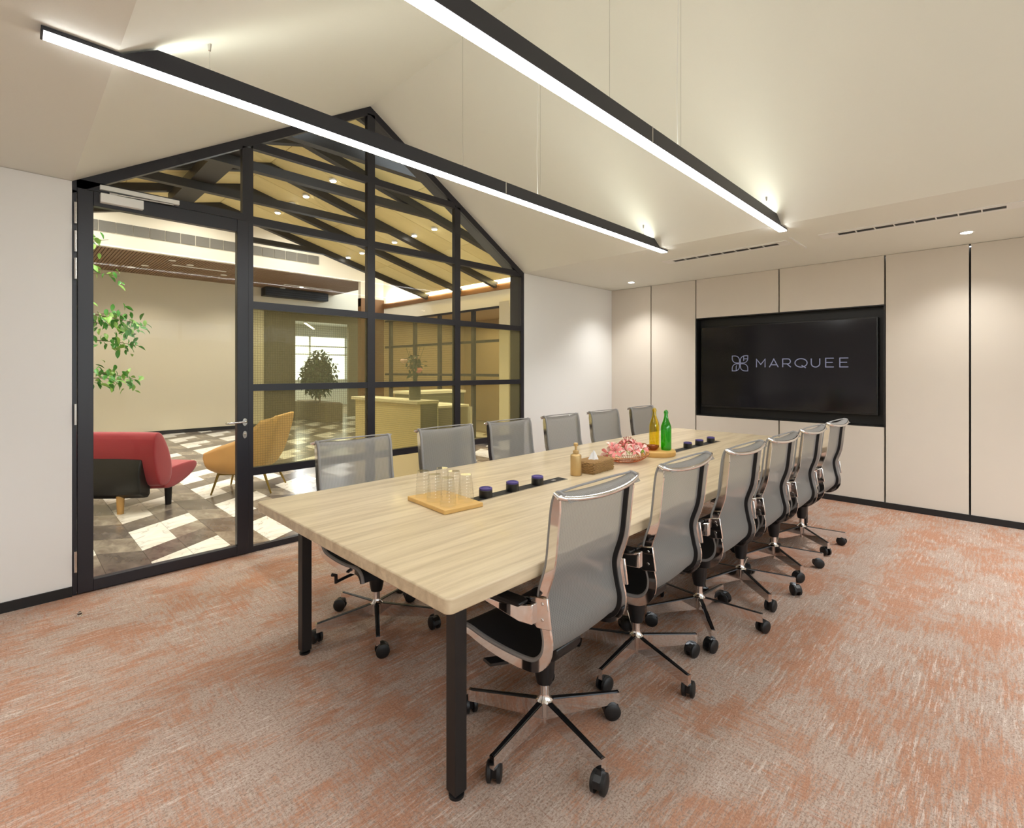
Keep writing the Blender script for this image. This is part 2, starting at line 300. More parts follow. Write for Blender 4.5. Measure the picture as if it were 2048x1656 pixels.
# ------------------------------------------------------------------ mesh helpers
def clip(poly, ymin):
    out = []
    for i in range(len(poly)):
        a, b = poly[i], poly[(i+1) % len(poly)]
        if a[1] >= ymin: out.append(a)
        if (a[1] >= ymin) != (b[1] >= ymin):
            t_ = (ymin-a[1])/(b[1]-a[1]); out.append((a[0]+(b[0]-a[0])*t_, ymin))
    return out
class MB:
    def __init__(s): s.v = []; s.f = []; s.uv = {}
    def add(s, vs, fs):
        b = len(s.v); s.v += [tuple(p) for p in vs]; s.f += [tuple(b+i for i in f) for f in fs]; return s
    def box(s, x0, x1, y0, y1, z0, z1):
        if x0 > x1: x0, x1 = x1, x0
        if y0 > y1: y0, y1 = y1, y0
        if z0 > z1: z0, z1 = z1, z0
        return s.add([(x0, y0, z0), (x1, y0, z0), (x1, y1, z0), (x0, y1, z0), (x0, y0, z1), (x1, y0, z1), (x1, y1, z1), (x0, y1, z1)],
                     [(0, 3, 2, 1), (4, 5, 6, 7), (0, 1, 5, 4), (1, 2, 6, 5), (2, 3, 7, 6), (3, 0, 4, 7)])
    def prism(s, poly, a0, a1, axis='y'):
        """poly = list of 2D points in the two other axes, extruded between a0 and a1"""
        def P(p, a): return {'y': (p[0], a, p[1]), 'x': (a, p[0], p[1]), 'z': (p[0], p[1], a)}[axis]
        n = len(poly); vs = [P(p, a0) for p in poly]+[P(p, a1) for p in poly]
        fs = [tuple(range(n)), tuple(range(2*n-1, n-1, -1))]+[(i, i+n, (i+1) % n+n, (i+1) % n) for i in range(n)]
        return s.add(vs, fs)
    def tube(s, path, r, n=8, cap=True, flat=None):
        path = [Vector(p) for p in path]; m = len(path); rr = r if isinstance(r, (list, tuple)) else [r]*m
        vs = []; up = None
        for i, p in enumerate(path):
            t = (path[min(i+1, m-1)]-path[max(i-1, 0)]).normalized()
            if up is None: up = Vector((0, 0, 1)) if abs(t.z) < .9 else Vector((1, 0, 0))
            a = up.cross(t); a = a.normalized() if a.length > 1e-6 else t.orthogonal().normalized()
            up = t.cross(a).normalized()
            for k in range(n):
                q = 2*pi*k/n
                vs.append(p+(a*cos(q)+up*sin(q)*(flat or 1))*rr[i])
        fs = [(i*n+k, i*n+(k+1) % n, (i+1)*n+(k+1) % n, (i+1)*n+k) for i in range(m-1) for k in range(n)]
        if cap: fs += [tuple(range(n-1, -1, -1)), tuple((m-1)*n+k for k in range(n))]
        return s.add(vs, fs)
    def lathe(s, prof, n=24, c=(0, 0), cap0=True, cap1=True, rib=None):
        vs = []
        for r, z in prof:
            for k in range(n):
                q = 2*pi*k/n; rr = r*(1+(rib*(k % 2) if rib else 0))
                vs.append((c[0]+rr*cos(q), c[1]+rr*sin(q), z))
        m = len(prof)
        fs = [(i*n+k, i*n+(k+1) % n, (i+1)*n+(k+1) % n, (i+1)*n+k) for i in range(m-1) for k in range(n)]
        if cap0: fs.append(tuple(range(n-1, -1, -1)))
        if cap1: fs.append(tuple((m-1)*n+k for k in range(n)))
        return s.add(vs, fs)
    def bar(s, a, b, w, h, up=(0, 0, 1)):
        a, b = Vector(a), Vector(b); t = (b-a).normalized(); u = Vector(up); sd = t.cross(u).normalized(); u = sd.cross(t)
        w0, w1 = w if isinstance(w, tuple) else (w, w); h0, h1 = h if isinstance(h, tuple) else (h, h)
        vs = []
        for p, ww, hh in ((a, w0, h0), (b, w1, h1)):
            for i, j in ((-1, -1), (1, -1), (1, 1), (-1, 1)): vs.append(p+sd*i*ww/2+u*j*hh/2)
        return s.add(vs, [(0, 1, 2, 3), (7, 6, 5, 4), (0, 4, 5, 1), (1, 5, 6, 2), (2, 6, 7, 3), (3, 7, 4, 0)])
    def grid(s, P, nu, nv):
        vs = [P(i/nu, j/nv) for i in range(nu+1) for j in range(nv+1)]
        return s.add(vs, [(i*(nv+1)+j, (i+1)*(nv+1)+j, (i+1)*(nv+1)+j+1, i*(nv+1)+j+1) for i in range(nu) for j in range(nv)])
    def mesh(s, name, mats):
        me = bpy.data.meshes.new(name); me.from_pydata(s.v, [], s.f); me.update()
        for m in (mats if isinstance(mats, (list, tuple)) else [mats]): me.materials.append(m)
        return me
    def build(s, name, mat, parent=None, smooth=True, bevel=0., seg=2, uvf=None, kind=None, solid=0., sub=0, label=None, normals=True):
        me = s.mesh(name, mat)
        if normals:
            import bmesh
            bm = bmesh.new(); bm.from_mesh(me); bmesh.ops.recalc_face_normals(bm, faces=bm.faces); bm.to_mesh(me); bm.free()
        if uvf:
            ul = me.uv_layers.new(name='UVMap')
            for lp in me.loops: ul.data[lp.index].uv = uvf[lp.vertex_index]
        if smooth:
            me.polygons.foreach_set('use_smooth', [True]*len(me.polygons)); me.set_sharp_from_angle(angle=R(38))
        o = bpy.data.objects.new(name, me); COL.objects.link(o)
        if parent: o.parent = parent
        if sub:
            d = o.modifiers.new('s', 'SUBSURF'); d.levels = sub; d.render_levels = sub
        if solid:
            d = o.modifiers.new('t', 'SOLIDIFY'); d.thickness = solid; d.offset = 0
        if bevel:
            d = o.modifiers.new('b', 'BEVEL'); d.width = bevel; d.segments = seg; d.limit_method = 'ANGLE'; d.angle_limit = R(40)
        if kind: o['kind'] = kind
        if label: o['label'] = label
        return o
def tag(o, label, cat, group=None, kind=None):
    o['label'] = label; o['category'] = cat
    if group: o['group'] = group
    if kind: o['kind'] = kind
    return o
def thing(name, loc, rz, label, cat, group=None):
    o = bpy.data.objects.new(name, None); COL.objects.link(o); o.location = loc; o.rotation_euler = (0, 0, rz)
    o.empty_display_size = .1
    return tag(o, label, cat, group)
def struct(o): o['kind'] = 'structure'; return o
def empty_struct(name):
    o = bpy.data.objects.new(name, None); COL.objects.link(o); o['kind'] = 'structure'; return o
KIDS = {}
def dup(root, loc, rz, label, group=None, name=None):
    kids = {}
    for o in list(COL.objects):
        if o.parent: kids.setdefault(o.parent.name, []).append(o)
    def cp(o, par):
        c = o.copy(); COL.objects.link(c)
        if par: c.parent = par
        for ch in kids.get(o.name, []): cp(ch, c)
        return c
    r = cp(root, None); r.location = loc; r.rotation_euler = (0, 0, rz); r['label'] = label
    if group: r['group'] = group
    return r
B = lambda *a: MB().box(*a)

# ------------------------------------------------------------------ room shell
YL, XF, ZE = 4.1225, 6.293, 2.58            # glazed wall, screen wall, eaves
GX0, GX1, GXM, GZ = .295, 4.398, 2.345, 3.818   # gable
XB, YR = -2.5, -2.4                          # wall behind the camera, window wall
struct(B(XB, XF+.1, YR, YL+.03, -.05, 0).build('floor', M['carpet'], smooth=False))
c = MB()
prof = [(XB-.1, ZE), (GX0, ZE), (GXM, GZ), (GX1, ZE), (XF+.12, ZE)]
t = .06
for (a, b) in zip(prof[:-1], prof[1:]):
    c.prism([a, b, (b[0], b[1]+t), (a[0], a[1]+t)], YR-.1, YL+.21)
struct(c.build('ceiling', M['ceil'], smooth=False))
wl = MB().box(XB, GX0-.002, YL, YL+.21, 0, ZE-.002).box(GX1+.002, XF+.1, YL, YL+.21, 0, ZE-.002)
struct(wl.build('wall_left', M['wall'], smooth=False))
struct(B(XB-.1, XB, YR-.1, YL+.21, 0, ZE-.002).build('wall_back', M['wall'], smooth=False))
wr = MB().box(XB, XF+.1, YR-.1, YR, 0, .75).box(XB, XF+.1, YR-.1, YR, 2.35, ZE-.002)
xs = [XB, -.75, 1.05, 1.35, 3.15, 3.45, 5.25, XF+.1]
for i in range(0, 8, 2): wr.box(xs[i], xs[i+1], YR-.1, YR, .75, 2.35)
wr.prism([(GX0, ZE), (GX1, ZE), (GXM, GZ)], YR-.1, YR)
struct(wr.build('wall_right', M['wall'], smooth=False))
for i in range(3):
    x0, x1 = xs[1+2*i], xs[2+2*i]
    o = MB().box(x0, x1, YR-.09, YR-.03, .75, .80).box(x0, x1, YR-.09, YR-.03, 2.30, 2.35).box(x0, x0+.05, YR-.09, YR-.03, .8, 2.3).box(x1-.05, x1, YR-.09, YR-.03, .8, 2.3).box((x0+x1)/2-.02, (x0+x1)/2+.02, YR-.09, YR-.03, .8, 2.3)
    struct(o.build('window_%d' % (i+2), M['black'], smooth=False))
struct(B(-12, 14, -16, YR-.12, -.3, -.1).build('ground', M['lawn'], smooth=False))
hedge = MB().grid(lambda u, v: (-8+20*u, -5.6+.25*random.random(), -.2+2.2*v+.15*random.random()), 80, 12)
tag(hedge.build('hedge', M['lawn'], smooth=False, solid=.3, kind='stuff'), 'clipped green hedge outside the windows', 'hedge')

# screen wall: panels on a dark backing
wf = empty_struct('wall_far')
B(XF+.16, XF+.26, YR, YL+.2, 0, ZE-.002).build('backing', M['blackmat'], wf, smooth=False)
seams = [YL, 3.482, 2.842, 1.849, .856, .217, -.42, -1.06, -1.70, YR]
NY0, NY1, NZ0, NZ1 = .856, 2.842, .821, 2.078
g = .0075
for i in range(len(seams)-1):
    a, b = seams[i+1]+(g if i < 8 else 0), seams[i]-(g if i else 0)
    rng = [(0.0, ZE-.003)]
    if b <= NY1+.01 and a >= NY0-.01: rng = [(0.0, NZ0), (NZ1, ZE-.003)]
    for z0, z1 in rng:
        B(XF, XF+.155, a, b, z0, z1).build('panel', M['panel'], wf, smooth=False)
n = MB()
n.box(XF+.13, XF+.158, NY0, NY1, NZ0, NZ1)
n.box(XF+.002, XF+.13, NY0+.0, NY0+.012, NZ0, NZ1).box(XF+.002, XF+.13, NY1-.012, NY1, NZ0, NZ1)
n.box(XF+.002, XF+.13, NY0+.012, NY1-.012, NZ0, NZ0+.012).box(XF+.002, XF+.13, NY0+.012, NY1-.012, NZ1-.012, NZ1)
n.build('niche', M['niche'], wf, smooth=False)
struct(B(XF-.012, XF, YR, YL-.001, 0, .06).build('baseboard_far', M['blackmat'], smooth=False))
struct(MB().box(XB, GX0-.002, YL-.012, YL, 0, .06).box(GX1+.002, XF-.013, YL-.012, YL, 0, .06).build('baseboard_left', M['blackmat'], smooth=False))
struct(B(XB, XB+.012, YR, YL-.013, 0, .06).build('baseboard_back', M['blackmat'], smooth=False))

# ------------------------------------------------------------------ glazed gable partition with its door
win = empty_struct('window_1')
YF, YB_ = YL, YL+.05
sl = (GZ-ZE)/(GXM-GX0); sr = (GZ-ZE)/(GX1-GXM)
def ztop(x): return ZE+sl*(x-GX0) if x < GXM else ZE+sr*(GX1-x)
fw = .05
# rafters as prisms in the XZ plane (parallel to the slope)
hl = .075
MB().prism([(GX0, ZE-hl), (GX0, ZE), (GXM, GZ), (GXM, GZ-hl)], YF, YB_).build('gable_rail', M['black'], win, smooth=False)
MB().prism([(GX1, ZE-hl), (GX1, ZE), (GXM, GZ), (GXM, GZ-hl)], YF, YB_).build('gable_rail', M['black'], win, smooth=False)
B(GX0, .315, YF, YB_, 0, ZE-hl+.02).build('jamb', M['black'], win, smooth=False)
B(GX1-.05, GX1, YF, YB_, 0, ZE-hl+.02).build('jamb', M['black'], win, smooth=False)
B(1.31, 1.345, YF, YB_, 0, 2.54).build('post', M['black'], win, smooth=False)
B(1.268, 1.345, YF, YB_, 2.54, ztop(1.268)-hl+.02).build('post', M['black'], win, smooth=False)
B(.315, 1.268, YF, YB_, 2.545, 2.60).build('door_head', M['black'], win, smooth=False)
MU = [(2.318, 2.392), (3.335, 3.408)]
for a, b in MU: B(a, b, YF, YB_, 0, ztop((a+b)/2)-hl+.01).build('mullion', M['black'], win, smooth=False)
cols = [(1.345, 2.318), (2.392, 3.335), (3.408, 4.348)]
rails = [(0, .045), (.590, .650), (1.243, 1.296), (1.878, 1.936), (2.53, 2.592), (3.115, 3.175)]
for x0, x1 in cols:
    for z0, z1 in rails:
        xe0, xe1 = x0, x1
        if z1 > 2.9 and x0 > 3.3: continue
        if z1 > 2.5 and x0 > 3.3: xe1 = min(x1, GX1-(z0-ZE+hl)/sr)
        if z1 > 2.9:
            xe0 = max(x0, GX0+(z0+hl-ZE)/sl); xe1 = min(x1, GX1-(z0-ZE+hl)/sr)
        B(xe0, xe1, YF+.002, YB_-.002, z0, z1).build('rail', M['black'], win, smooth=False)
# panes
def pane(poly, mat):
    return MB().prism(poly, YF+.022, YF+.028).build('pane', mat, win, smooth=False)
cm = [M['amberglass'], M['amberglass2'], M['amberglass3']]
for ci, (x0, x1) in enumerate(cols):
    for k in range(len(rails)-1):
        z0, z1 = rails[k][1], rails[k+1][0]
        mat = M['glass'] if k in (0, 3, 4) else cm[ci]
        if k < 4: pane([(x0, z0), (x1, z0), (x1, z1), (x0, z1)], mat)
    tl = lambda x: ztop(x)-hl
    if ci == 0:
        xi = GX0+(3.115-ZE+hl)/sl
        pane([(x0, 2.592), (x1, 2.592), (x1, 3.115), (xi, 3.115), (x0, tl(x0))], M['glass'])
        xj = GX0+(3.175-ZE+hl)/sl
        pane([(xj, 3.175), (x1, 3.175), (x1, tl(x1))], M['glass'])
    elif ci == 1:
        xi = GX1-(3.115-ZE+hl)/sr; xj = GX1-(3.175-ZE+hl)/sr
        pane([(x0, 2.592), (x1, 2.592), (x1, tl(x1)), (min(xi, x1), 3.115), (x0, 3.115)], M['glass'])
        pane([(x0, 3.175), (xj, 3.175), (x0, tl(x0))], M['glass'])
    else:
        pane([(x0, 2.592), (GX1-(2.592-ZE+hl)/sr, 2.592), (x0, tl(x0))], M['glass'])
xi = GX0+(2.60-ZE+hl)/sl
pane([(xi, 2.60), (1.268, 2.60), (1.268, ztop(1.268)-hl)], M['glass'])
# deep black lining of the opening behind the glass
li = MB()
d0, d1 = YB_, YL+.215
tt = .02
li.box(GX0, GX0+tt, d0, d1, 0, ZE-.02).box(GX1-tt, GX1, d0, d1, 0, ZE-.02)
li.prism([(GX0, ZE-tt*1.2), (GX0, ZE), (GXM, GZ), (GXM, GZ-tt*1.2)], d0, d1)
li.prism([(GX1, ZE-tt*1.2), (GX1, ZE), (GXM, GZ), (GXM, GZ-tt*1.2)], d0, d1)
li.build('lining', M['black'], win, smooth=False)
# the door leaf
door = empty_struct('door_1')
yd0, yd1 = YL-.012, YL+.04
DX0, DX1 = .318, 1.308
B(DX0, .395, yd0, yd1, .006, 2.54).build('stile', M['black'], door, smooth=False, bevel=.003)
B(1.228, DX1, yd0, yd1, .006, 2.54).build('stile', M['black'], door, smooth=False, bevel=.003)
B(.395, 1.228, yd0, yd1, 2.448, 2.54).build('rail', M['black'], door, smooth=False, bevel=.003)
B(.395, 1.228, yd0, yd1, .006, .078).build('rail', M['black'], door, smooth=False, bevel=.003)
B(.395, 1.228, YL+.010, YL+.016, .078, 2.448).build('pane', M['glass'], door, smooth=False)
h = MB().lathe([(.017, 0), (.017, .008)], 20)
for v in range(len(h.v)): x, y, z = h.v[v]; h.v[v] = (1.279+x, yd0-z, 1.01+y*1.7)
hd = h.build('handle', M['steel'], door)
hb = MB().tube([(1.279, yd0-.006, 1.016), (1.279, yd0-.045, 1.016), (1.272, yd0-.055, 1.016), (1.20, yd0-.056, 1.013), (1.155, yd0-.055, 1.010), (1.150, yd0-.045, 1.009), (1.150, yd0-.02, 1.009)], .0085, 10)
hb.build('lever', M['steel'], hd)
ky = MB().lathe([(.015, 0), (.015, .008)], 20)
for v in range(len(ky.v)): x, y, z = ky.v[v]; ky.v[v] = (1.279+x, yd0-z, .915+y*1.9)
k1 = ky.build('lock_plate', M['steel'], door)
kk = MB().lathe([(.007, 0), (.007, .011)], 12)
for v in range(len(kk.v)): x, y, z = kk.v[v]; kk.v[v] = (1.279+x, yd0-z, .922+y)
kk.build('cylinder', M['chrome'], k1)
for z0, z1 in ((2.314, 2.447), (2.14, 2.27), (1.97, 2.10), (1.063, 1.193), (.148, .278)):
    MB().tube([(.309, yd0-.006, z0), (.309, yd0-.006, z1)], .008, 10).build('hinge', M['steel'], door)
cl = B(.425, .648, yd0-.045, yd0, 2.470, 2.528).build('closer_body', M['white'], door, smooth=False, bevel=.004)
B(.425, .855, YL-.032, YL, 2.555, 2.585).build('closer_rail', M['white'], door, smooth=False, bevel=.003)
MB().bar((.49, yd0-.03, 2.535), (.82, YL-.022, 2.548), .016, .007).build('closer_arm', M['steel'], door, smooth=False)
B(.47, .51, yd0-.04, yd0-.01, 2.526, 2.54).build('closer_pivot', M['steel'], door, smooth=False)

# ------------------------------------------------------------------ linear suspended luminaires
def linear_light(yc, name_label):
    xc, z0 = 2.314, 2.556
    t = thing('linear_pendant_light', (xc, yc, z0), 0, name_label, 'pendant light', 'linear pendant lights over the table')
    h = 2.222; w = .031
    MB().box(-h, h, -w, w, .006, .0205).build('flange', M['black'], t, smooth=False)
    for s in (-1, 1):
        MB().box(s*h, s*(h+.006), -w, w, 0, .0205).build('end_cap', M['black'], t, smooth=False)
    MB().box(-h+.002, h-.002, -w+.003, w-.003, 0, .006).build('diffuser', M['led'], t, smooth=False)
    for s in (-1, 1):
        xe = (4.385-xc) if s > 0 else -(xc-.308); xt = (4.278-xc) if s > 0 else -(xc-.415)
        MB().prism([(xe, .0205), (xt, .086), (s*.003, .086), (s*.003, .0205)], -w+.001, w-.001).build('housing', M['black'], t, smooth=False)
    MB().box(-1.89, 1.955, -w+.008, w-.008, .086, .089).build('uplight', M['led_up'], t, smooth=False)
    for X in (.60, 1.97, 2.69, 4.13):
        x = X-xc; z1 = ztop(X)-z0
        cb = MB().tube([(x, 0, .088), (x, 0, z1-.012)], .0013, 6).build('cable', M['steel'], t)
        MB().lathe([(.005, z1-.028), (.008, z1)], 10, c=(x, 0)).build('canopy', M['steel'], cb)
        MB().lathe([(.004, .088), (.004, .108)], 8, c=(x, 0)).build('gripper', M['steel'], cb)
    z1 = ztop(xc+.36)-z0
    MB().tube([(.36, .01, .088), (.355, .014, (z1+.1)*.33), (.362, .012, (z1)*.66), (.366, .01, z1)], .0022, 6).build('power_cord', M['white'], t)
    MB().box(-.0035, .0035, -w-.001, w+.001, .0, .087).build('joint_clip', M['steel'], t, smooth=False)
    return t
linear_light(2.362, 'long black linear pendant light hanging nearer the glazed gable wall')
linear_light(1.302, 'long black linear pendant light hanging nearer the camera, over the near row of chairs')

# ceiling diffusers and down-lights
def diffuser(y0, y1, label, fy0, fy1):
    t = thing('air_diffuser', (5.04, (y0+y1)/2, ZE), 0, label, 'air vent', 'slot diffusers in the ceiling')
    L = (y1-y0)/2
    m = MB().box(-.095, -.042, fy0-(y0+y1)/2, fy1-(y0+y1)/2, -.006, 0).box(.042, .088, fy0-(y0+y1)/2, fy1-(y0+y1)/2, -.006, 0)
    m.box(-.042, .042, fy0-(y0+y1)/2, -L, -.006, 0).box(-.042, .042, L, fy1-(y0+y1)/2, -.006, 0)
    m.build('frame', M['white'], t, smooth=False)
    MB().box(-.042, .042, -L, L, -.002, 0).build('slot', M['blackmat'], t, smooth=False)
    for i in range(1, 8): MB().box(-.042, .042, -L+i*L/4-.004, -L+i*L/4+.004, -.006, -.002).build('fin', M['white'], t, smooth=False)
diffuser(1.486, 2.52, 'white slot air diffuser with fins, left one, above the left half of the screen', 1.40, 2.62)
diffuser(-.02, 1.012, 'white slot air diffuser with fins, right one, at the right edge of the photo', -.12, 1.14)
struct(B(4.87, 5.38, 1.335, 1.350, ZE-.010, ZE).build('trim_1', M['white'], smooth=False))
for x, y, lb in ((5.86, 3.53, 'small recessed ceiling downlight in the far left corner'), (5.74, .22, 'small recessed ceiling downlight at the right near the long diffuser')):
    t = thing('downlight', (x, y, ZE), 0, lb, 'ceiling light', 'recessed downlights by the screen wall')
    MB().lathe([(.050, -.006), (.050, 0)], 24).build('ring', M['white'], t)
    MB().lathe([(.038, -.008), (.038, -.0065)], 24).build('lamp', M['spot'], t)

# ------------------------------------------------------------------ television with the printed logo
tv = thing('television', (XF+.052, 1.857, .935), 0, 'large wall-recessed flat television showing a pale logo and lettering', 'television')
TW, TH = .935, 1.025
MB().box(0, .07, -TW, TW, 0, TH).build('case', M['bezel'], tv, smooth=False, bevel=.004)
MB().box(-.0015, .002, -TW+.012, TW-.012, .020, TH-.012).build('screen', M['screen'], tv, smooth=False)
MB().box(-.004, .01, .23, .27, .002, .014).build('sensor', M['blackmat'], tv, smooth=False)
def ribbon(strokes, wd):
    m = MB(); lay = [0]
    for st in strokes:
        lay[0] += 1; xo = -.0022-.00012*lay[0]
        P = [Vector((a, b)) for a, b in st]; n_ = len(P); closed = (P[0]-P[-1]).length < 1e-6
        L_, R_ = [], []
        for i, p in enumerate(P):
            a = P[i-1] if i > 0 else (P[-2] if closed else p); b = P[i+1] if i < n_-1 else (P[1] if closed else p)
            t0 = (p-a).normalized() if (p-a).length > 0 else (b-p).normalized(); t1 = (b-p).normalized() if (b-p).length > 0 else t0
            nn = Vector((-(t0+t1).y, (t0+t1).x)); nn = nn.normalized() if nn.length > 1e-4 else Vector((-t0.y, t0.x))
            k = max(.45, nn.dot(Vector((-t0.y, t0.x)))); q = nn*wd/2/k
            L_.append(p+q); R_.append(p-q)
        vs = [(xo, -v.x, v.y) for v in L_]+[(xo, -v.x, v.y) for v in R_]
        m.add(vs, [(i, i+1, n_+i+1, n_+i) for i in range(n_-1)])
    return m
def arc(cx, cy, rx, ry, a0, a1, n=10): return [(cx+rx*cos(R(a0+(a1-a0)*i/n)), cy+ry*sin(R(a0+(a1-a0)*i/n))) for i in range(n+1)]
# letters in a 1x1 box, wide geometric capitals
LT = {'M': [[(0, 0), (0, 1), (.5, .35), (1, 1), (1, 0)]], 'A': [[(0, 0), (.5, 1), (1, 0)], [(.2, .30), (.8, .30)]],
      'R': [[(0, 0), (0, 1), (.62, 1)]+arc(.62, .70, .30, .30, 90, -90)+[(0, .40)], [(.5, .40), (.98, 0)]],
      'Q': [arc(.5, .5, .56, .5, 0, 360, 28), [(.55, .22), (.95, -.1)]],
      'U': [[(0, 1), (0, .42)]+arc(.45, .42, .45, .42, 180, 360, 14)+[(.9, 1)]],
      'E': [[(.9, 1), (0, 1), (0, 0), (.9, 0)], [(0, .52), (.78, .52)]]}
def letters(txt, x0, x1, z0, hgt):
    wds = {'M': 1.1, 'A': 1.1, 'R': 1.0, 'Q': 1.25, 'U': 1.05, 'E': .98}
    gap = .46; tot = sum(wds[c] for c in txt)+gap*(len(txt)-1); s = (x1-x0)/tot; x = x0; st = []
    for ch in txt:
        wch = wds[ch]*s
        for k in LT[ch]: st.append([(x+a*wch*.95, z0+b*hgt) for a, b in k])
        x += wch+gap*s
    return st
# world-right on the screen is -Y; local coordinate u = -(y - 1.857)
tw = ribbon(letters('MARQUEE', -.255, .690, .506, .096), .0105); tw.build('lettering', M['logo'], tv, smooth=False, normals=False)
def logo(cx, cz, s):
    st = []; r = s*.30; g_ = s*.0
    def leaf(sx, sz):
        # square 0..s from the centre outwards, sharp at centre and at the outer corner, round at the others
        k = s*.98; rr = k*.62
        pts = [(0, 0)]+[(k-rr+rr*sin(R(a)), rr-rr*cos(R(a))) for a in range(0, 91, 10)]+[(k, k)]+[(rr-rr*sin(R(a)), k-rr+rr*cos(R(a))) for a in range(0, 91, 10)]+[(0, 0)]
        return [(cx+sx*(a+s*.06), cz+sz*(b+s*.06)) for a, b in pts]
    for sx, sz in ((-1, 1), (1, 1), (-1, -1), (1, -1)): st.append(leaf(sx, sz))
    st.append([(cx+s*.5, cz+s*1.0), (cx+s*.5, cz+s*.32)]); st.append([(cx+s*.5, cz+s*.62), (cx+s*1.0, cz+s*.62)])
    st.append([(cx-s*.5, cz-s*1.0), (cx-s*.5, cz-s*.38), (cx-s*.42, cz-s*.28)])
    return st
ribbon(logo(-.448, .555, .089), .0085).build('emblem', M['logo'], tv, smooth=False, normals=False)

# ------------------------------------------------------------------ lobby beyond the glass
XE, YG, YBK = 6.395, 10.63, 13.2
ZR0, PR, XR = 3.03, .255, 2.38      # roof underside at the eave, pitch, ridge
XW = 2*XR-XE                        # opposite eave
def zroof(x): return ZR0+PR*(XE-x) if x > XR else ZR0+PR*(x-XW)
lf = empty_struct('floor')
B(-5, 12, YL+.05, 21, -.06, -.006).build('grout_bed', M['grout'], lf, smooth=False)
# herringbone of slanted marble and wood tiles: strips of three columns .2617 wide
CW, PY, SLP = .2617, .953, .62
lib = {}
def tile_mesh(h_, slope, mat, key, j=.0013):
    if key in lib: return lib[key]
    a, b = j, CW-j; d = slope*CW
    v = [(a, j+slope*a), (b, j+slope*b), (b, h_-j+slope*b), (a, h_-j+slope*a)]
    lib[key] = MB().prism(v, -.006, 0, axis='z').mesh('tile', mat); return lib[key]
segs = {0: [(0.0, .63, SLP, 'W'), (.63, .323, SLP, 'D')],
        1: [(.29-.0, .34, SLP, 'W'), (.63, .323, SLP, 'D'), (.953, .29, SLP, 'G')],
        2: [(.31, .43, -SLP, 'G'), (.74, .523, -SLP, 'D')]}
mats = {'W': M['tileW'], 'D': M['tileD'], 'G': M['tileG']}
x_org = .75; cnt = 0; rest = {'W': MB(), 'D': MB(), 'G': MB()}
for k in range(-4, 12):
    for c_ in range(3):
        x = x_org+k*3*CW+c_*CW
        for r_ in range(-3, 16):
            yb = 4.77+(r_)*PY+(PY/2 if k % 2 else 0)
            for (y0, h_, sp, mt) in segs[c_]:
                y = yb+y0+(c_*CW*SLP if sp > 0 else 2*CW*SLP+.0)
                ylo, yhi = min(y, y+sp*CW), max(y, y+sp*CW)+h_
                YC = YL+.052
                if yhi <= YC+.02 or yhi > 16 or x < -3 or x > 7.6: continue
                near = 0 <= x < 4.6 and y < 9.3
                j = .0013 if near else .0013
                if near and cnt < 290:
                    cnt += 1
                    if ylo >= YC: o = bpy.data.objects.new('tile', tile_mesh(h_, sp, mats[mt], (c_, mt, h_))); o.location = (x, y, 0); COL.objects.link(o); o.parent = lf
                    else:
                        pg_ = clip([(x+j, y+j+sp*j), (x+CW-j, y+j+sp*(CW-j)), (x+CW-j, y+h_-j+sp*(CW-j)), (x+j, y+h_-j+sp*j)], YC)
                        if len(pg_) > 2: MB().prism(pg_, -.006, 0, axis='z').build('tile', mats[mt], lf, smooth=False)
                else:
                    pg_ = clip([(x+j, y+j+sp*j), (x+CW-j, y+j+sp*(CW-j)), (x+CW-j, y+h_-j+sp*(CW-j)), (x+j, y+h_-j+sp*j)], YC)
                    if len(pg_) > 2: rest[mt].prism(pg_, -.006, 0, axis='z')
for k_, mb_ in rest.items():
    mb_.build('tile_field', mats[k_], lf, smooth=False, kind='stuff')
# walls
struct(B(-5, 4.55, YBK, YBK+.15, 0, 4.2).build('wall_north', M['lobbywall'], smooth=False))
struct(B(4.55, 8, YBK, YBK+.15, 2.96, 4.2).build('wall_north', M['lobbywall'], smooth=False))
struct(B(-4.9, 4.55, YBK-.012, YBK, 0, .08).build('baseboard_north', M['blackmat'], smooth=False))
struct(B(XW-.15, XW, YL+.2, YBK, 0, ZR0+.3).build('wall_west', M['lobbywall'], smooth=False))
struct(MB().box(4.4, 5.86, 14.5, 14.6, 0, 3.2).box(7.5, 10, 14.5, 14.6, 0, 3.2).box(5.86, 7.5, 14.5, 14.6, 2.84, 3.2).box(4.4, 4.55, YBK+.15, 14.5, 0, 3.2).build('wall_corridor', M['darkwall'], smooth=False))
struct(B(4.4, 10, YBK+.15, 21, 3.2, 3.25).build('ceiling', M['officewall'], smooth=False))
# gable wall above the timber soffit
gw = MB().prism([(XW, 3.475), (XE, 3.475), (XE, zroof(XE)), (XR, zroof(XR)+.05), (XW, zroof(XW))], YG, YG+.12)
gw = MB().prism([(XW, 3.475), (4.65, 3.475), (XR, zroof(XR)+.05)], YG, YG+.12)
gw = MB()
zz = lambda x: zroof(x)+.06
gw.prism([(XW, 3.0), (.6, 3.475), (XR, 3.475), (XR, 4.62), (XW, 4.62)], YG, YG+.12)
gw.prism([(XR, 3.475), (5.80, 3.475), (5.80, 2.9), (XE, 2.9), (XE, 4.62), (XR, 4.62)], YG, YG+.12)
struct(gw.build('wall_gable', M['lobbywhite'], smooth=False))
gl = thing('air_grille', (0, YG, 3.70), 0, 'long grey return air grille in the white gable wall of the lobby', 'air vent')
x = .15
while x < 4.80:
    x2 = min(x+.232, 4.805)
    B(x+.006, x2-.006, -.018, -.004, .012, .188).build('mesh_panel', M['grille'], gl, smooth=False); x += .232
B(.15, 4.805, -.004, 0, 0, .2).build('backing', M['lobbywhite'], gl, smooth=False)
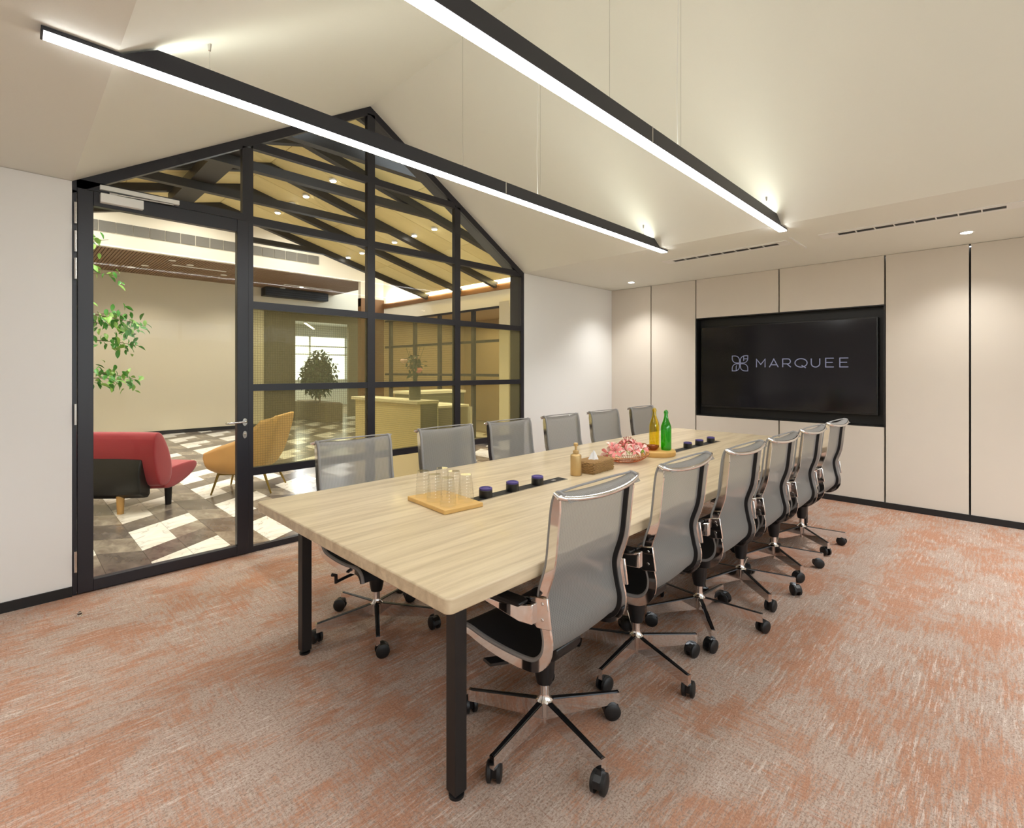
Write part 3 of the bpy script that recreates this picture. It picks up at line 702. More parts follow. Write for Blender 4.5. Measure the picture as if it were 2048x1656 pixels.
# timber slat soffit
so = MB()
x = XW
while x < 6.38:
    so.box(x, x+.037, YG+.122, YBK-.002, 3.476, 3.512); x += .048
so.build('slatted_soffit', M['slat'], smooth=False, kind='stuff')
bpy.data.objects['slatted_soffit']['label'] = 'walnut slatted lowered ceiling at the back of the lobby'; bpy.data.objects['slatted_soffit']['category'] = 'slatted ceiling'
struct(B(XW, 6.39, YG+.122, YBK-.001, 3.514, 3.6).build('ceiling', M['fascia'], smooth=False))
for i, (x, y) in enumerate(((2.21, 11.14), (2.55, 11.37), (1.94, 12.06), (3.33, 12.04), (1.77, 12.43), (5.16, 12.39), (4.89, 12.88))):
    lbs = ['nearest the gable wall above the sofa', 'second from the gable wall above the sofa', 'in the middle of the slats, left', 'in the middle of the slats, right', 'far left at the back', 'bright one over the corridor opening', 'farthest right at the back wall']
    t = thing('soffit_downlight', (x, y, 3.475), 0, 'recessed downlight in the walnut slats, '+lbs[i], 'ceiling light', 'downlights in the slatted soffit')
    MB().lathe([(.062, -.008), (.062, 0)], 18).build('ring', M['white'], t)
    MB().lathe([(.04, -.010), (.04, -.0085)], 16).build('lamp', M['spot'] if i == 5 else M['lobbywhite'], t)
for (x0, x1, y, lb) in ((2.3, 3.25, 11.6, 'thin linear slot light in the slatted soffit above the sofa'), (4.7, 5.9, 12.3, 'thin linear slot light in the slatted soffit by the corridor')):
    t = thing('linear_slot', (x0, y, 3.475), 0, lb, 'slot light', 'linear slots in the soffit')
    MB().box(0, x1-x0, -.03, -.012, -.006, 0).box(0, x1-x0, .012, .03, -.006, 0).build('frame', M['white'], t, smooth=False)
    MB().box(0, x1-x0, -.012, .012, -.003, 0).build('slot', M['lobbywhite'], t, smooth=False)
t = thing('wall_air_unit', (4.49, YBK-.3, 3.26), 0, 'black recessed air conditioning unit high on the lobby back wall', 'air conditioner')
MB().box(0, 1.6, 0, .3, 0, .20).build('housing', M['blackmat'], t, smooth=False)
for i in range(3): MB().box(.02, 1.58, -.012, 0, .03+i*.055, .045+i*.055).build('louvre', M['black'], t, smooth=False)
struct(B(5.80, XE, YG-.02, YG+.14, 0, 3.09).build('trim_2', M['fascia'], smooth=False))
# roof boards between the trusses: each a board panel, both slopes
TY = [4.60, 5.65, 6.70, 7.72, 8.83]
rf = empty_struct('ceiling')
edges = [YL+.2, 4.60, 5.12, 5.65, 6.18, 6.70, 7.21, 7.72, 8.27, 8.88]
for i in range(len(edges)-1):
    a, b = edges[i]+.004, edges[i+1]-.004
    for (xa, xb) in ((XR, XE), (XW, XR)):
        nseg = 3
        for q in range(nseg):
            x0 = xa+(xb-xa)*q/nseg+.003; x1 = xa+(xb-xa)*(q+1)/nseg-.003
            MB().prism([(x0, zroof(x0)), (x1, zroof(x1)), (x1, zroof(x1)+.02), (x0, zroof(x0)+.02)], a, b).build('board', M['roofpanel'] if (i+q) % 2 else M['roofpanel2'], rf, smooth=False)
MB().prism([(XW, zroof(XW)+.021), (XR, zroof(XR)+.021), (XE, zroof(XE)+.021), (XE, zroof(XE)+.1), (XR, zroof(XR)+.1), (XW, zroof(XW)+.1)], YL+.2, 8.88).build('deck', M['beam'], rf, smooth=False)
nm = ['nearest the glass wall', 'second from the glass wall', 'third from the glass wall', 'fourth from the glass wall', 'farthest, at the open edge of the pine roof']
def truss():
    t = thing('roof_truss', (0, TY[0], 0), 0, '', 'roof truss', 'black trusses under the lobby roof')
    hb = .10; w = .045
    for s, e in ((XR, XE), (XR, XW)):
        z0, z1 = zroof(s)-.001, zroof(e)-.001
        MB().prism([(s, z0), (e, z1), (e, z1-hb), (s, z0-hb)], -w, w).build('rafter', M['beam'], t, smooth=False)
    dx = (zroof(XR)-3.60)/PR
    MB().box(XR-dx-.12, XR+dx+.12, -w+.004, w-.004, 3.505, 3.60).build('collar', M['beam'], t, smooth=False)
    return t
t0 = truss(); t0['label'] = 'black steel roof truss of the lobby, '+nm[0]
for i in range(1, 5): dup(t0, (0, TY[i], 0), 0, 'black steel roof truss of the lobby, '+nm[i])
tag(B(1.50, 1.74, YL+.25, 7.80, 3.605, zroof(1.5)-.105).build('purlin_beam', M['beam'], smooth=False), 'thick black beam crossing the lobby trusses above the glass door', 'beam')
for o in [q for q in COL.objects if q.parent and q.parent.name.startswith('roof_truss') and q.name.startswith('collar') and abs(q.parent.location.y-8.83) < .01]:
    o.data = MB().box(2.80, 4.1, -.041, .041, 3.52, 3.60).mesh('collar', M['beam'])
# higher plain void between the pine roof and the gable wall
struct(MB().box(XW, XE+.1, 8.88, YG+.12, 4.62, 4.7).box(XW, XE+.1, 8.86, 8.885, 4.05, 4.62).box(XE, XE+.1, 8.88, YG, 3.0, 4.62).build('ceiling', M['lobbywhite'], smooth=False))
i = 0
for x, ys in ((3.0, (5.95, 6.22, 7.05, 7.53, 8.1)), (4.47, (6.01, 6.53, 7.09, 8.15, 8.66))):
    side = 'in the upper row near the ridge' if x < 4 else 'in the lower row near the eave'
    for j, y in enumerate(ys):
        t = thing('roof_spotlight', (x, y, zroof(x)), 0, 'bright roof spotlight %s, %s from the glass' % (side, ['first', 'second', 'third', 'fourth', 'fifth'][j]), 'spotlight', 'spotlights in the lobby roof')
        MB().lathe([(.045, -.025), (.05, .0)], 16).build('ring', M['white'], t)
        MB().lathe([(.034, -.034), (.036, -.026)], 16).build('lamp', M['spot'], t)
struct(B(XE-.03, XE+.10, YL+.2, YG-.02, 2.885, 3.0).build('trim_3', M['fascia'], smooth=False))
struct(B(XE+.0, XE+.02, YL+.3, YG-.1, 3.001, 3.02).build('trim_4', M['cove'], smooth=False))
# eastern side of the lobby: white bulkhead above a glazed partition
struct(B(XE, XE+.10, YL+.2, YG, 2.60, 2.885).build('wall_east', M['lobbywhite'], smooth=False))
tag(B(XE-.06, XE+.1, 6.31, 6.56, 0, 2.66).build('column', M['lobbywall'], smooth=False), 'square cream column at the right side of the lobby', 'column')
pw = empty_struct('window_5')
for z0, z1 in ((2.56, 2.60), (1.935, 1.985), (1.29, 1.34), (0, .06)): B(XE+.01, XE+.06, 6.56, YG-.05, z0, z1).build('rail', M['black'], pw, smooth=False)
for y in (7.38, 8.46, 9.36, 10.35): B(XE+.0, XE+.07, y-.035, y+.035, 0, 2.56).build('mullion', M['black'], pw, smooth=False)
for a, b in ((6.56, 7.345), (7.415, 8.425), (8.495, 9.325), (9.395, 10.315)):
    B(XE+.03, XE+.036, a, b, .06, 2.56).build('pane', M['glass'], pw, smooth=False)
struct(MB().box(9.4, 9.5, 4.5, 13, 0, 2.9).box(XE+.1, 9.4, 4.5, 4.6, 0, 2.9).box(XE+.1, 9.4, 11.2, 11.3, 0, 2.9).box(XE+.1, 9.5, 4.5, 11.3, 2.8, 2.9).build('wall_side_room', M['brownwall'], smooth=False))
# bright office at the end of the corridor
struct(MB().box(4.5, 6.9, 19.5, 19.6, 0, 3.2).box(6.9, 10, 19.5, 19.6, 0, 1.0).box(6.9, 10, 19.5, 19.6, 2.75, 3.2).box(4.5, 4.6, 14.6, 19.5, 0, 3.2).box(10, 10.1, 14.6, 19.6, 0, 3.2).build('wall_office', M['officewall'], smooth=False))
o = MB()
for z in (2.02, 2.34, 1.0): o.box(6.9, 10, 19.45, 19.5, z, z+.05)
for x in (6.9, 8.4, 9.9): o.box(x, x+.06, 19.45, 19.5, 1.0, 2.75)
struct(o.build('window_6', M['officewall'], smooth=False))
t = thing('office_linear_light', (6.6, 15.6, 2.9), R(60), 'thin bright linear light on the office ceiling beyond the corridor', 'ceiling light')
MB().box(0, 2.4, -.04, .04, 0, .05).build('housing', M['white'], t, smooth=False); MB().box(.02, 2.38, -.03, .03, -.006, 0).build('diffuser', M['spot'], t, smooth=False)

# planter with dark shrubs
pl = thing('planter_box', (6.3, 14.0, 0), 0, 'low olive planter box at the end of the corridor', 'planter')
MB().box(-.25, .25, -1.0, 1.0, 0, .5).build('box', M['darkwall'], pl, smooth=False, bevel=.01)
MB().box(-.21, .21, -.96, .96, .5, .52).build('soil', M['bark'], pl, smooth=False)
def leafmesh(L_=.09, W_=.045, fold=.25):
    m = MB(); n_ = 4; vs = []
    for i in range(n_+1):
        t_ = i/n_; wd = W_*sin(pi*min(1, t_*.92+.06))**.8*(1-.25*t_); z = -.25*L_*t_*t_
        vs += [(L_*t_, -wd/2, z+wd*fold), (L_*t_, 0, z), (L_*t_, wd/2, z+wd*fold)]
    fs = []
    for i in range(n_):
        a = i*3; fs += [(a, a+1, a+4, a+3), (a+1, a+2, a+5, a+4)]
    return m.add(vs, fs)
def bush(n_, cx, cy, cz, rx, ry, rz_, L_, mats_, name, parent):
    bs = [MB() for _ in mats_]; lm = leafmesh(L_, L_*.5)
    for i in range(n_):
        th, ph, rr = random.uniform(0, 2*pi), random.uniform(-1, 1), random.random()**.45
        q = Vector((cx+rx*rr*cos(th)*sqrt(1-ph*ph), cy+ry*rr*sin(th)*sqrt(1-ph*ph), cz+rz_*rr*ph))
        mt = Matrix.Translation(q) @ Matrix.Rotation(random.uniform(0, 2*pi), 4, 'Z') @ Matrix.Rotation(random.uniform(-.6, 1.2), 4, 'Y') @ Matrix.Rotation(random.uniform(-.8, .8), 4, 'X') @ Matrix.Scale(random.uniform(.7, 1.2), 4)
        bs[i % len(bs)].add([mt @ Vector(v) for v in lm.v], lm.f)
    return [b.build(name, m_, parent, kind='stuff', normals=False) for b, m_ in zip(bs, mats_)]
for (x, y, h_, lb) in ((6.15, 13.55, 1.45, 'dark bushy shrub in the planter, left one'), (6.45, 14.5, 1.25, 'dark loose shrub in the planter, right one')):
    t = thing('planter_shrub', (x, y, .52), 0, lb, 'shrub')
    MB().tube([(0, 0, -.005), (.02, 0, h_*.4), (0, .02, h_*.75)], [.02, .015, .006], 6).build('stem', M['bark'], t)
    bush(1100, 0, 0, h_*.55, .46, .42, h_*.46, .12, [M['darkleaf']], 'foliage', t)

# ficus beside the door: overhanging branches
fc = thing('ficus_tree', (-.05, 5.35, 0), 0, 'leafy green ficus tree behind the glass door on the left', 'plant')
MB().lathe([(.15, 0), (.19, .05), (.21, .38), (.20, .40), (.18, .40), (.17, .36)], 24, cap1=True).build('pot', M['pot'], fc)
MB().tube([(0, 0, .36), (.03, .01, .9), (-.02, .02, 1.5), (.03, 0, 2.1), (.05, 0, 2.4)], [.03, .026, .022, .014, .008], 8).build('trunk', M['bark'], fc)
random.seed(21)
lm = leafmesh(.085, .05, .2); leaf_me = lm.mesh('leaf', M['leaf']); leaf_me2 = lm.mesh('leaf', M['leaf2'])
for me in (leaf_me, leaf_me2): me.polygons.foreach_set('use_smooth', [True]*len(me.polygons))
def branch(a, b, nl, droop):
    a, b = Vector(a), Vector(b); pts = []
    for i in range(7):
        t_ = i/6; p = a.lerp(b, t_); p.z += .10*sin(pi*t_)-droop*t_*t_; pts.append(p)
    br = MB().tube(pts, [.008-.001*i for i in range(7)], 5).build('branch', M['bark'], fc)
    for i in range(nl):
        t_ = .55+.45*random.random()**.8; k = min(5, int(t_*6)); p = pts[k].lerp(pts[k+1], t_*6-k)
        p = p+Vector((random.gauss(0, .035), random.gauss(0, .05), random.gauss(0, .045)))
        o = bpy.data.objects.new('leaf', leaf_me if random.random() < .62 else leaf_me2); COL.objects.link(o); o.parent = br
        o.location = p; o.rotation_euler = (random.uniform(-.9, .9), random.uniform(.1, 1.3), random.uniform(-2.4, 2.4)); s = random.uniform(.5, .85); o.scale = (s, s, s)
for a, b, nl, dr in (((0, 0, 1.5), (.84, -.02, 2.02), 44, .30), ((0, .02, 1.4), (.88, .10, 1.72), 44, .10), ((.02, 0, 1.7), (.90, -.10, 1.84), 50, .06), ((.03, 0, 1.9), (.74, .05, 2.26), 30, .05),
                     ((0, 0, 1.2), (.86, .06, 1.42), 50, .10), ((0, 0, 1.1), (.76, -.06, 1.36), 34, .04), ((.03, 0, 2.0), (.66, 0, 2.50), 14, .0), ((.02, 0, 1.5), (.78, .06, 1.98), 24, .1)):
    branch(a, b, nl, dr)

# red sofa seen from behind (axes: right = camera right, forward = camera forward)
FW = (cos(YAW), sin(YAW)); RT = (sin(YAW), -cos(YAW))
def camloc(lat, fwd, z=0): return (FW[0]*fwd+RT[0]*lat, FW[1]*fwd+RT[1]*lat, z)
def shellprof(prof, th, x0, x1, name, mat, parent, nx=10, bulge=.0, endr=.0, sub=0):
    """closed cross-section prof in (y,z) swept along x with pinched rounded ends"""
    m = MB(); n_ = len(prof); cy = sum(p[0] for p in prof)/n_; cz = sum(p[1] for p in prof)/n_
    ts = [0, .006, .02]+[i/nx for i in range(1, nx)]+[.98, .994, 1]; nx = len(ts)-1
    for i in range(nx+1):
        t_ = ts[i]; s_ = 1-(endr*(abs(2*t_-1)**8)); x = x0+(x1-x0)*t_
        for (y, z) in prof: m.v.append((x, cy+(y-cy)*s_, cz+(z-cz)*s_))
    for i in range(nx):
        for k in range(n_): m.f.append((i*n_+k, i*n_+(k+1) % n_, (i+1)*n_+(k+1) % n_, (i+1)*n_+k))
    m.f.append(tuple(range(n_-1, -1, -1))); m.f.append(tuple(nx*n_+k for k in range(n_)))
    return m.build(name, mat, parent, sub=sub)
sx = camloc(-3.53, 4.86)
sofa = thing('sofa', (sx[0], sx[1], 0), YAW-pi/2, 'red fabric sofa with black back panel seen through the glass door', 'sofa')
# local: x right, y forward(away)
shellprof([(.12, .24), (.24, .26), (.26, .44), (.20, .62), (.10, .80), (.02, .805), (-.02, .76), (-.03, .56), (.02, .36), (.06, .26)], 0, -1.9, .06, 'backrest', M['red'], sofa, nx=18, endr=.03, sub=2)
shellprof([(.10, .20), (.30, .19), (.58, .27), (.72, .37), (.66, .44), (.40, .43), (.16, .42), (.10, .34)], 0, -1.9, .05, 'seat', M['red'], sofa, nx=18, endr=.08, sub=2)
shellprof([(-.06, .16), (.10, .12), (.12, .2), (.04, .56), (-.035, .57), (-.07, .40)], 0, -1.85, -.06, 'back_panel', M['blackleather'], sofa, nx=10, endr=.06, sub=1)
for x, y, m_ in ((-.30, .02, 'paleleg'), (-1.6, .02, 'paleleg'), (-.08, .38, 'blackmat'), (-1.6, .38, 'blackmat')):
    MB().lathe([(.028, 0), (.036, .20)], 14, c=(x, y)).build('leg', M[m_], sofa)

# tan shell lounge chair
lc = camloc(-3.08, 5.92)
lch = thing('lounge_chair', (lc[0], lc[1], 0), YAW-pi/2+R(8), 'tan shell lounge chair with thin brass legs beyond the glass', 'lounge chair')
def lerp_tab(tab, x):
    for (a, b), (c_, d) in zip(tab[:-1], tab[1:]):
        if x <= c_: return b+(d-b)*(x-a)/(c_-a)
    return tab[-1][1]
def shell(u, v):
    # u along the profile from seat front to back top, v across; deep side walls rising to the back
    pr = [(-.48, .42), (-.46, .30), (-.34, .25), (-.15, .235), (.05, .24), (.22, .27), (.33, .42), (.39, .58), (.45, .78), (.47, .89)]
    k = u*(len(pr)-1); i = min(int(k), len(pr)-2); f_ = k-i; x = pr[i][0]*(1-f_)+pr[i+1][0]*f_; z = pr[i][1]*(1-f_)+pr[i+1][1]*f_
    q = 2*v-1; a = abs(q); sg = 1 if q > 0 else -1
    top = lerp_tab([(-.48, .48), (-.30, .55), (-.05, .62), (.10, .72), (.25, .83), (.46, .87)], x)
    rise = max(0, (a-.5)/.5)**1.5
    hw = .32*(1-.12*max(0, u-.85)/.15)
    return (x-.05*rise*(u > .6), hw*sg*min(1, a*1.5)**.9, z+(top-z)*rise)
lch.scale = (.82, 1, 1)
MB().grid(shell, 26, 20).build('shell', M['tan'], lch, sub=1, solid=.035)
for a, b in (((-.34, -.22, .25), (-.42, -.27, 0)), ((.24, -.22, .25), (.36, -.27, 0)), ((-.34, .22, .25), (-.42, .27, 0)), ((.24, .22, .25), (.36, .27, 0))):
    MB().tube([a, b], [.018, .011], 10).build('leg', M['brassleg'], lch)
MB().tube([(-.34, -.22, .222), (.24, -.22, .222)], .012, 8).tube([(-.34, .22, .222), (.24, .22, .222)], .012, 8).build('seat_frame', M['brassleg'], lch)

# reception counter and desk
dk = thing('reception_counter', (3.03, 4.36, 0), 0, 'tall cream reception counter with white top beyond the glass', 'counter')
MB().box(.03, .24, .0, 1.38, 0, 1.045).build('front', M['desk'], dk, smooth=False)
MB().box(-.01, .27, -.005, 1.42, 1.046, 1.08).build('countertop', M['desktop'], dk, smooth=False, bevel=.003)
MB().box(.03, .24, -.012, -.001, 0, 1.045).build('end_panel', M['deskend'], dk, smooth=False)
MB().box(.245, .265, .0, 1.38, 0, 1.045).build('edge_panel', M['desktop'], dk, smooth=False)
dk2 = thing('reception_desk', (3.33, 4.45, 0), 0, 'lower white topped reception desk behind the tall counter', 'desk')
MB().box(0, .95, .55, 1.35, .93, .96).build('desktop', M['desktop'], dk2, smooth=False, bevel=.003)
MB().box(.93, .96, .50, 1.35, 0, .93).build('end_panel', M['desktop'], dk2, smooth=False)
MB().box(.02, .93, 1.2, 1.3, 0, .93).build('modesty_panel', M['deskend'], dk2, smooth=False)
dk3 = thing('back_cabinet', (4.2, 6.2, 0), 0, 'white topped cabinet at the back of the reception area', 'cabinet')
MB().box(0, 1.0, 0, .45, 0, 1.05).build('body', M['deskend'], dk3, smooth=False)
MB().box(-.02, 1.02, -.02, .47, 1.051, 1.09).build('top', M['desktop'], dk3, smooth=False)
vs_ = thing('vase', (3.17, 4.62, 1.08), 0, 'dark grey flower vase on the reception counter', 'vase')
MB().lathe([(.062, 0), (.066, .01), (.062, .17), (.05, .19), (.046, .19), (.052, .16)], 24).build('body', M['vase'], vs_)
MB().lathe([(.0, .171), (.049, .172)], 20).build('water', M['deskend'], vs_)
fl = thing('flower_arrangement', (3.17, 4.62, 1.25), 0, 'arrangement of peach blooms and dark leaves in the grey vase', 'flowers')
random.seed(5)
for i in range(10):
    a = random.uniform(0, 2*pi); s_ = random.uniform(.03, .11); hh = random.uniform(.25, .46)
    MB().tube([(0, 0, -.05), (s_*.4*cos(a), s_*.4*sin(a), hh*.5), (s_*1.3*cos(a), s_*1.3*sin(a), hh)], [.003, .0025, .002], 5).build('stem', M['darkleaf'], fl)
bush(70, 0, 0, .2, .10, .10, .14, .07, [M['darkleaf']], 'foliage', fl)
def bloom(c_, r_):
    m = MB(); m.lathe([(.001, -r_*.8), (r_*.7, -r_*.5), (r_, 0), (r_*.75, r_*.5), (r_*.3, r_*.3), (.002, r_*.35)], 14, cap0=False, cap1=False, rib=.12)
    m.v = [(x+c_[0], y+c_[1], z+c_[2]) for x, y, z in m.v]; return m
bloom((.0, -.06, .16), .045).build('bloom', M['lily'], fl); bloom((-.10, .06, .26), .04).build('bloom', M['lilypale'], fl); bloom((.05, .05, .30), .03).build('bloom', M['lilypale'], fl)

# ------------------------------------------------------------------ conference table
TX0, TX1, TY0, TY1, TZ = .865, 5.27, 1.10, 2.605, .76
tb = thing('conference_table', ((TX0+TX1)/2, (TY0+TY1)/2, 0), 0, 'long pale oak conference table on black square steel legs', 'table')
hx, hy = (TX1-TX0)/2, (TY1-TY0)/2
def rrect(hx, hy, r, n=5):
    p = []
    for cx, cy, a in ((hx-r, hy-r, 0), (-hx+r, hy-r, 90), (-hx+r, -hy+r, 180), (hx-r, -hy+r, 270)):
        p += [(cx+r*cos(R(a+90*i/n)), cy+r*sin(R(a+90*i/n))) for i in range(n+1)]
    return p
MB().prism(rrect(hx, hy, .022), TZ-.046, TZ, axis='z').build('tabletop', M['tableoak'], tb, bevel=.0045)
# frame and legs
lw = .0245
LX = [1.045-(TX0+TX1)/2, 5.09-(TX0+TX1)/2]
fr = MB()
for y in (1.285-1.8525, 2.47-1.8525): fr.box(LX[0]+lw, LX[1]-lw, y-.02, y+.02, TZ-.096, TZ-.047)
for x in LX: fr.box(x-.02, x+.02, 1.285-1.8525+lw, 2.47-1.8525-lw, TZ-.096, TZ-.047)
fr.build('apron', M['leg'], tb, smooth=False)
for x in (LX[0], LX[1]):
    for y in (1.285, 2.47):
        y -= 1.8525
        l = MB().box(x-lw, x+lw, y-lw, y+lw, .018, TZ-.047).build('leg', M['leg'], tb, smooth=False, bevel=.003)
        MB().lathe([(.026, 0), (.026, .008), (.016, .012), (.016, .018)], 16, c=(x, y)).build('foot', M['plastic'], l)
for x in (-.72, .72):
    MB().box(x-.25, x+.25, -.10, .10, TZ-.16, TZ-.048).build('cable_tray', M['leg'], tb, smooth=False)

def cable_box(x0, x1, y, label):
    t = thing('cable_box', (x0, y, TZ), 0, label, 'power strip', 'black cable boxes in the tabletop')
    L_ = x1-x0
    MB().box(0, L_, -.034, .034, .0005, .003).build('cover', M['blackmat'], t, smooth=False)
    m = MB()
    m.box(0, L_, -.036, -.034, .0, .0045).box(0, L_, .034, .036, 0, .0045).box(-.002, 0, -.036, .036, 0, .0045).box(L_, L_+.002, -.036, .036, 0, .0045)
    m.build('rim', M['steel'], t, smooth=False)
    MB().box(L_-.10, L_-.07, -.01, .01, .003, .005).build('latch', M['steel'], t, smooth=False)
cable_box(1.615, 2.318, 1.858, 'black cable strip set in the tabletop beside the tray of glasses')
cable_box(3.68, 4.525, 1.850, 'black cable strip set in the far part of the tabletop beyond the green bottle')
def pod():
    t = thing('socket_pod', (1.70, 1.858, TZ+.0032), 0, '', 'power socket', 'round pop-up socket pods on the table')
    MB().lathe([(.033, 0), (.034, .004), (.034, .036), (.032, .038)], 28).build('body', M['plastic'], t)
    MB().lathe([(.032, .0382), (.0335, .040), (.033, .047), (.030, .049), (.024, .049), (.022, .0455)], 28).build('cap', M['purple'], t)
    return t
pd = pod(); pd['label'] = 'black round socket pod with purple top, nearest the tray of glasses'
for x, lb in ((1.892, 'middle one of the three on the near cable strip'), (2.092, 'nearest the soap dispenser on the near cable strip'), (3.945, 'first beyond the green bottle on the far cable strip'), (4.165, 'middle one of the three on the far cable strip'), (4.40, 'farthest on the far cable strip')):
    dup(pd, (x, 1.858 if x < 3 else 1.850, TZ+.0032), 0, 'round purple-topped socket pod, '+lb)

# tray of tumblers
ty = thing('wooden_tray', (1.487, 1.92, TZ+.0005), R(-5), 'light pine board under the upturned glass tumblers', 'tray')
MB().box(-.107, .107, -.168, .168, 0, .020).build('board', M['traywood'], ty, smooth=False, bevel=.003)
def tumbler():
    t = thing('glass_tumbler', (0, 0, 0), 0, '', 'glass', 'upturned glass tumblers on the tray')
    prof = []
    for i in range(27):
        z = .003+.122*i/26; r = .0385-.0095*i/26+.0016*(1 if i % 3 == 1 else 0)*(1 if 2 < i < 24 else 0)
        prof.append((r, z))
    out = [(.0385, 0)]+prof+[(.0275, .128), (.0, .128)]
    MB().lathe(out, 28, cap0=False, cap1=False).build('cup', M['tumbler'], t)
    return t
gp = [(-.055, .105), (.055, .105), (-.055, 0), (.055, 0), (-.05, -.108), (.055, -.10)]
gl_lb = ['left back corner', 'right back corner', 'left middle', 'right middle', 'front left corner', 'front right corner nearest the cable strip']
a = R(-5); tm = None
for (x, y), lb in zip(gp, gl_lb):
    wx, wy = 1.487+x*cos(a)-y*sin(a), 1.92+x*sin(a)+y*cos(a)
    L = 'ribbed clear tumbler upside down on the pine tray, '+lb
    if tm is None: tm = tumbler(); tm.location = (wx, wy, TZ+.021); tm['label'] = L
    else: dup(tm, (wx, wy, TZ+.021), random.uniform(0, 3), L)

# soap dispenser
sd = thing('soap_dispenser', (2.455, 1.865, TZ+.0005), R(30), 'ribbed brass pump dispenser beside the tissue box', 'dispenser')
MB().lathe([(.031, 0), (.033, .004), (.033, .118), (.031, .124), (.022, .130), (.016, .134)], 36, rib=.03).build('bottle', M['brass'], sd)
MB().lathe([(.016, .134), (.018, .136), (.018, .150), (.010, .153), (.007, .154), (.007, .178)], 20).build('collar', M['brass'], sd)
MB().lathe([(.013, .178), (.014, .181), (.014, .194), (.010, .198), (.0, .199)], 18).tube([(0, 0, .188), (.030, 0, .190), (.042, 0, .183)], [.006, .005, .004], 8).build('pump_head', M['brass'], sd)
# tissue box
tx = thing('tissue_box', (2.655, 1.868, TZ+.0005), R(3), 'woven wicker tissue box with a white tissue', 'tissue box')
m = MB(); random.seed(3)
L2, W2, H2 = .122, .066, .075
for r_ in range(9):
    z = .004+r_*.0078; off = .0025*(r_ % 2)
    path = []
    for (xa, ya, xb, yb, nn_) in ((-L2, -W2, L2, -W2, 16), (L2, -W2, L2, W2, 9), (L2, W2, -L2, W2, 16), (-L2, W2, -L2, -W2, 9)):
        for i in range(nn_):
            t_ = i/nn_; o_ = .003*(1 if (i+r_) % 2 else -1); nx_, ny_ = (0, -1) if ya == yb and ya < 0 else ((0, 1) if ya == yb else ((1, 0) if xa > 0 else (-1, 0)))
            path.append((xa+(xb-xa)*t_+nx_*o_, ya+(yb-ya)*t_+ny_*o_, z+random.uniform(-.001, .001)))
    path.append(path[0]); m.tube(path, .0044, 5, cap=False)
m.build('woven_side', M['wicker'], tx)
MB().box(-L2+.004, L2-.004, -W2+.004, W2-.004, 0, .068).build('lid', M['wicker'], tx, smooth=False)
m = MB()
for i in range(22):
    x = -L2+.006+i*(2*L2-.012)/21
    if abs(x) < .035: m.tube([(x, -W2, .071), (x, -.02, .072)], .004, 5).tube([(x, .02, .072), (x, W2, .071)], .004, 5)
    else: m.tube([(x, -W2, .071), (x, 0, .0725), (x, W2, .071)], .004, 5)
m.build('woven_top', M['wicker'], tx)
m = MB()
def tiss(u, v):
    q = 2*pi*u; r_ = (.016+.012*sin(3*q)+.006*sin(5*q+1))*(1-v*.75)+.004; return (-.01+r_*cos(q)*1.3, r_*sin(q), .070+v*.052+.006*sin(2*q)*v)
m.grid(tiss, 40, 6).build('tissue', M['tissue'], tx)
# flower bowl
fb = thing('wire_bowl', (3.06, 1.885, TZ+.0005), 0, 'oval copper wire bowl filled with pink lilies', 'bowl')
m = MB()
def bowlpt(t_, q): r_ = .055+.125*t_**.7; return Vector((r_*1.08*cos(q), r_*.80*sin(q), .004+.050*t_**1.6))
for i in range(44):
    q = 2*pi*i/44; m.tube([bowlpt(k/5, q+.12*k/5) for k in range(6)], .0013, 4)
m.build('wires', M['copper'], fb)
m = MB()
for t_ in (0, .5, 1.0):
    m.tube([bowlpt(t_, 2*pi*i/40) for i in range(41)], .003 if t_ == 1 else .002, 6, cap=False)
m.build('rings', M['copper'], fb)
MB().lathe([(.0, .002), (.052, .002), (.052, .004), (.0, .0045)], 24, cap0=False, cap1=False).build('base', M['copper'], fb)
# lilies
def petal_mesh(mat):
    m = MB(); n_ = 6; vs = []
    for i in range(n_+1):
        t_ = i/n_; wd = .020*sin(pi*min(1, .12+t_*.88))**.8; x = .010+.046*t_; z = .030*t_-.030*t_**3*1.2
        vs += [(x, -wd/2, z+.003), (x, 0, z), (x, wd/2, z+.003)]
    fs = []
    for i in range(n_): a_ = i*3; fs += [(a_, a_+1, a_+4, a_+3), (a_+1, a_+2, a_+5, a_+4)]
    me = m.add(vs, fs).mesh('petal', mat); me.polygons.foreach_set('use_smooth', [True]*len(me.polygons)); return me
pm = [petal_mesh(M['lily']), petal_mesh(M['lilypale'])]
stm = MB()
for i in range(5):
    q = 2*pi*i/5; stm.tube([(0, 0, 0), (.007*cos(q), .007*sin(q), .022), (.014*cos(q), .014*sin(q), .036)], [.0009, .0009, .002], 4)
stm_me = stm.mesh('stamen', M['stamen'])
random.seed(12)
spots = [(-.13, .0), (-.09, -.06), (-.085, .06), (-.045, 0), (-.03, -.085), (-.02, .08), (.015, -.03), (.03, .04), (.055, -.085), (.075, .0), (.09, .075), (.115, -.05), (.14, .02), (-.14, .055), (.0, .0), (.05, .01)]
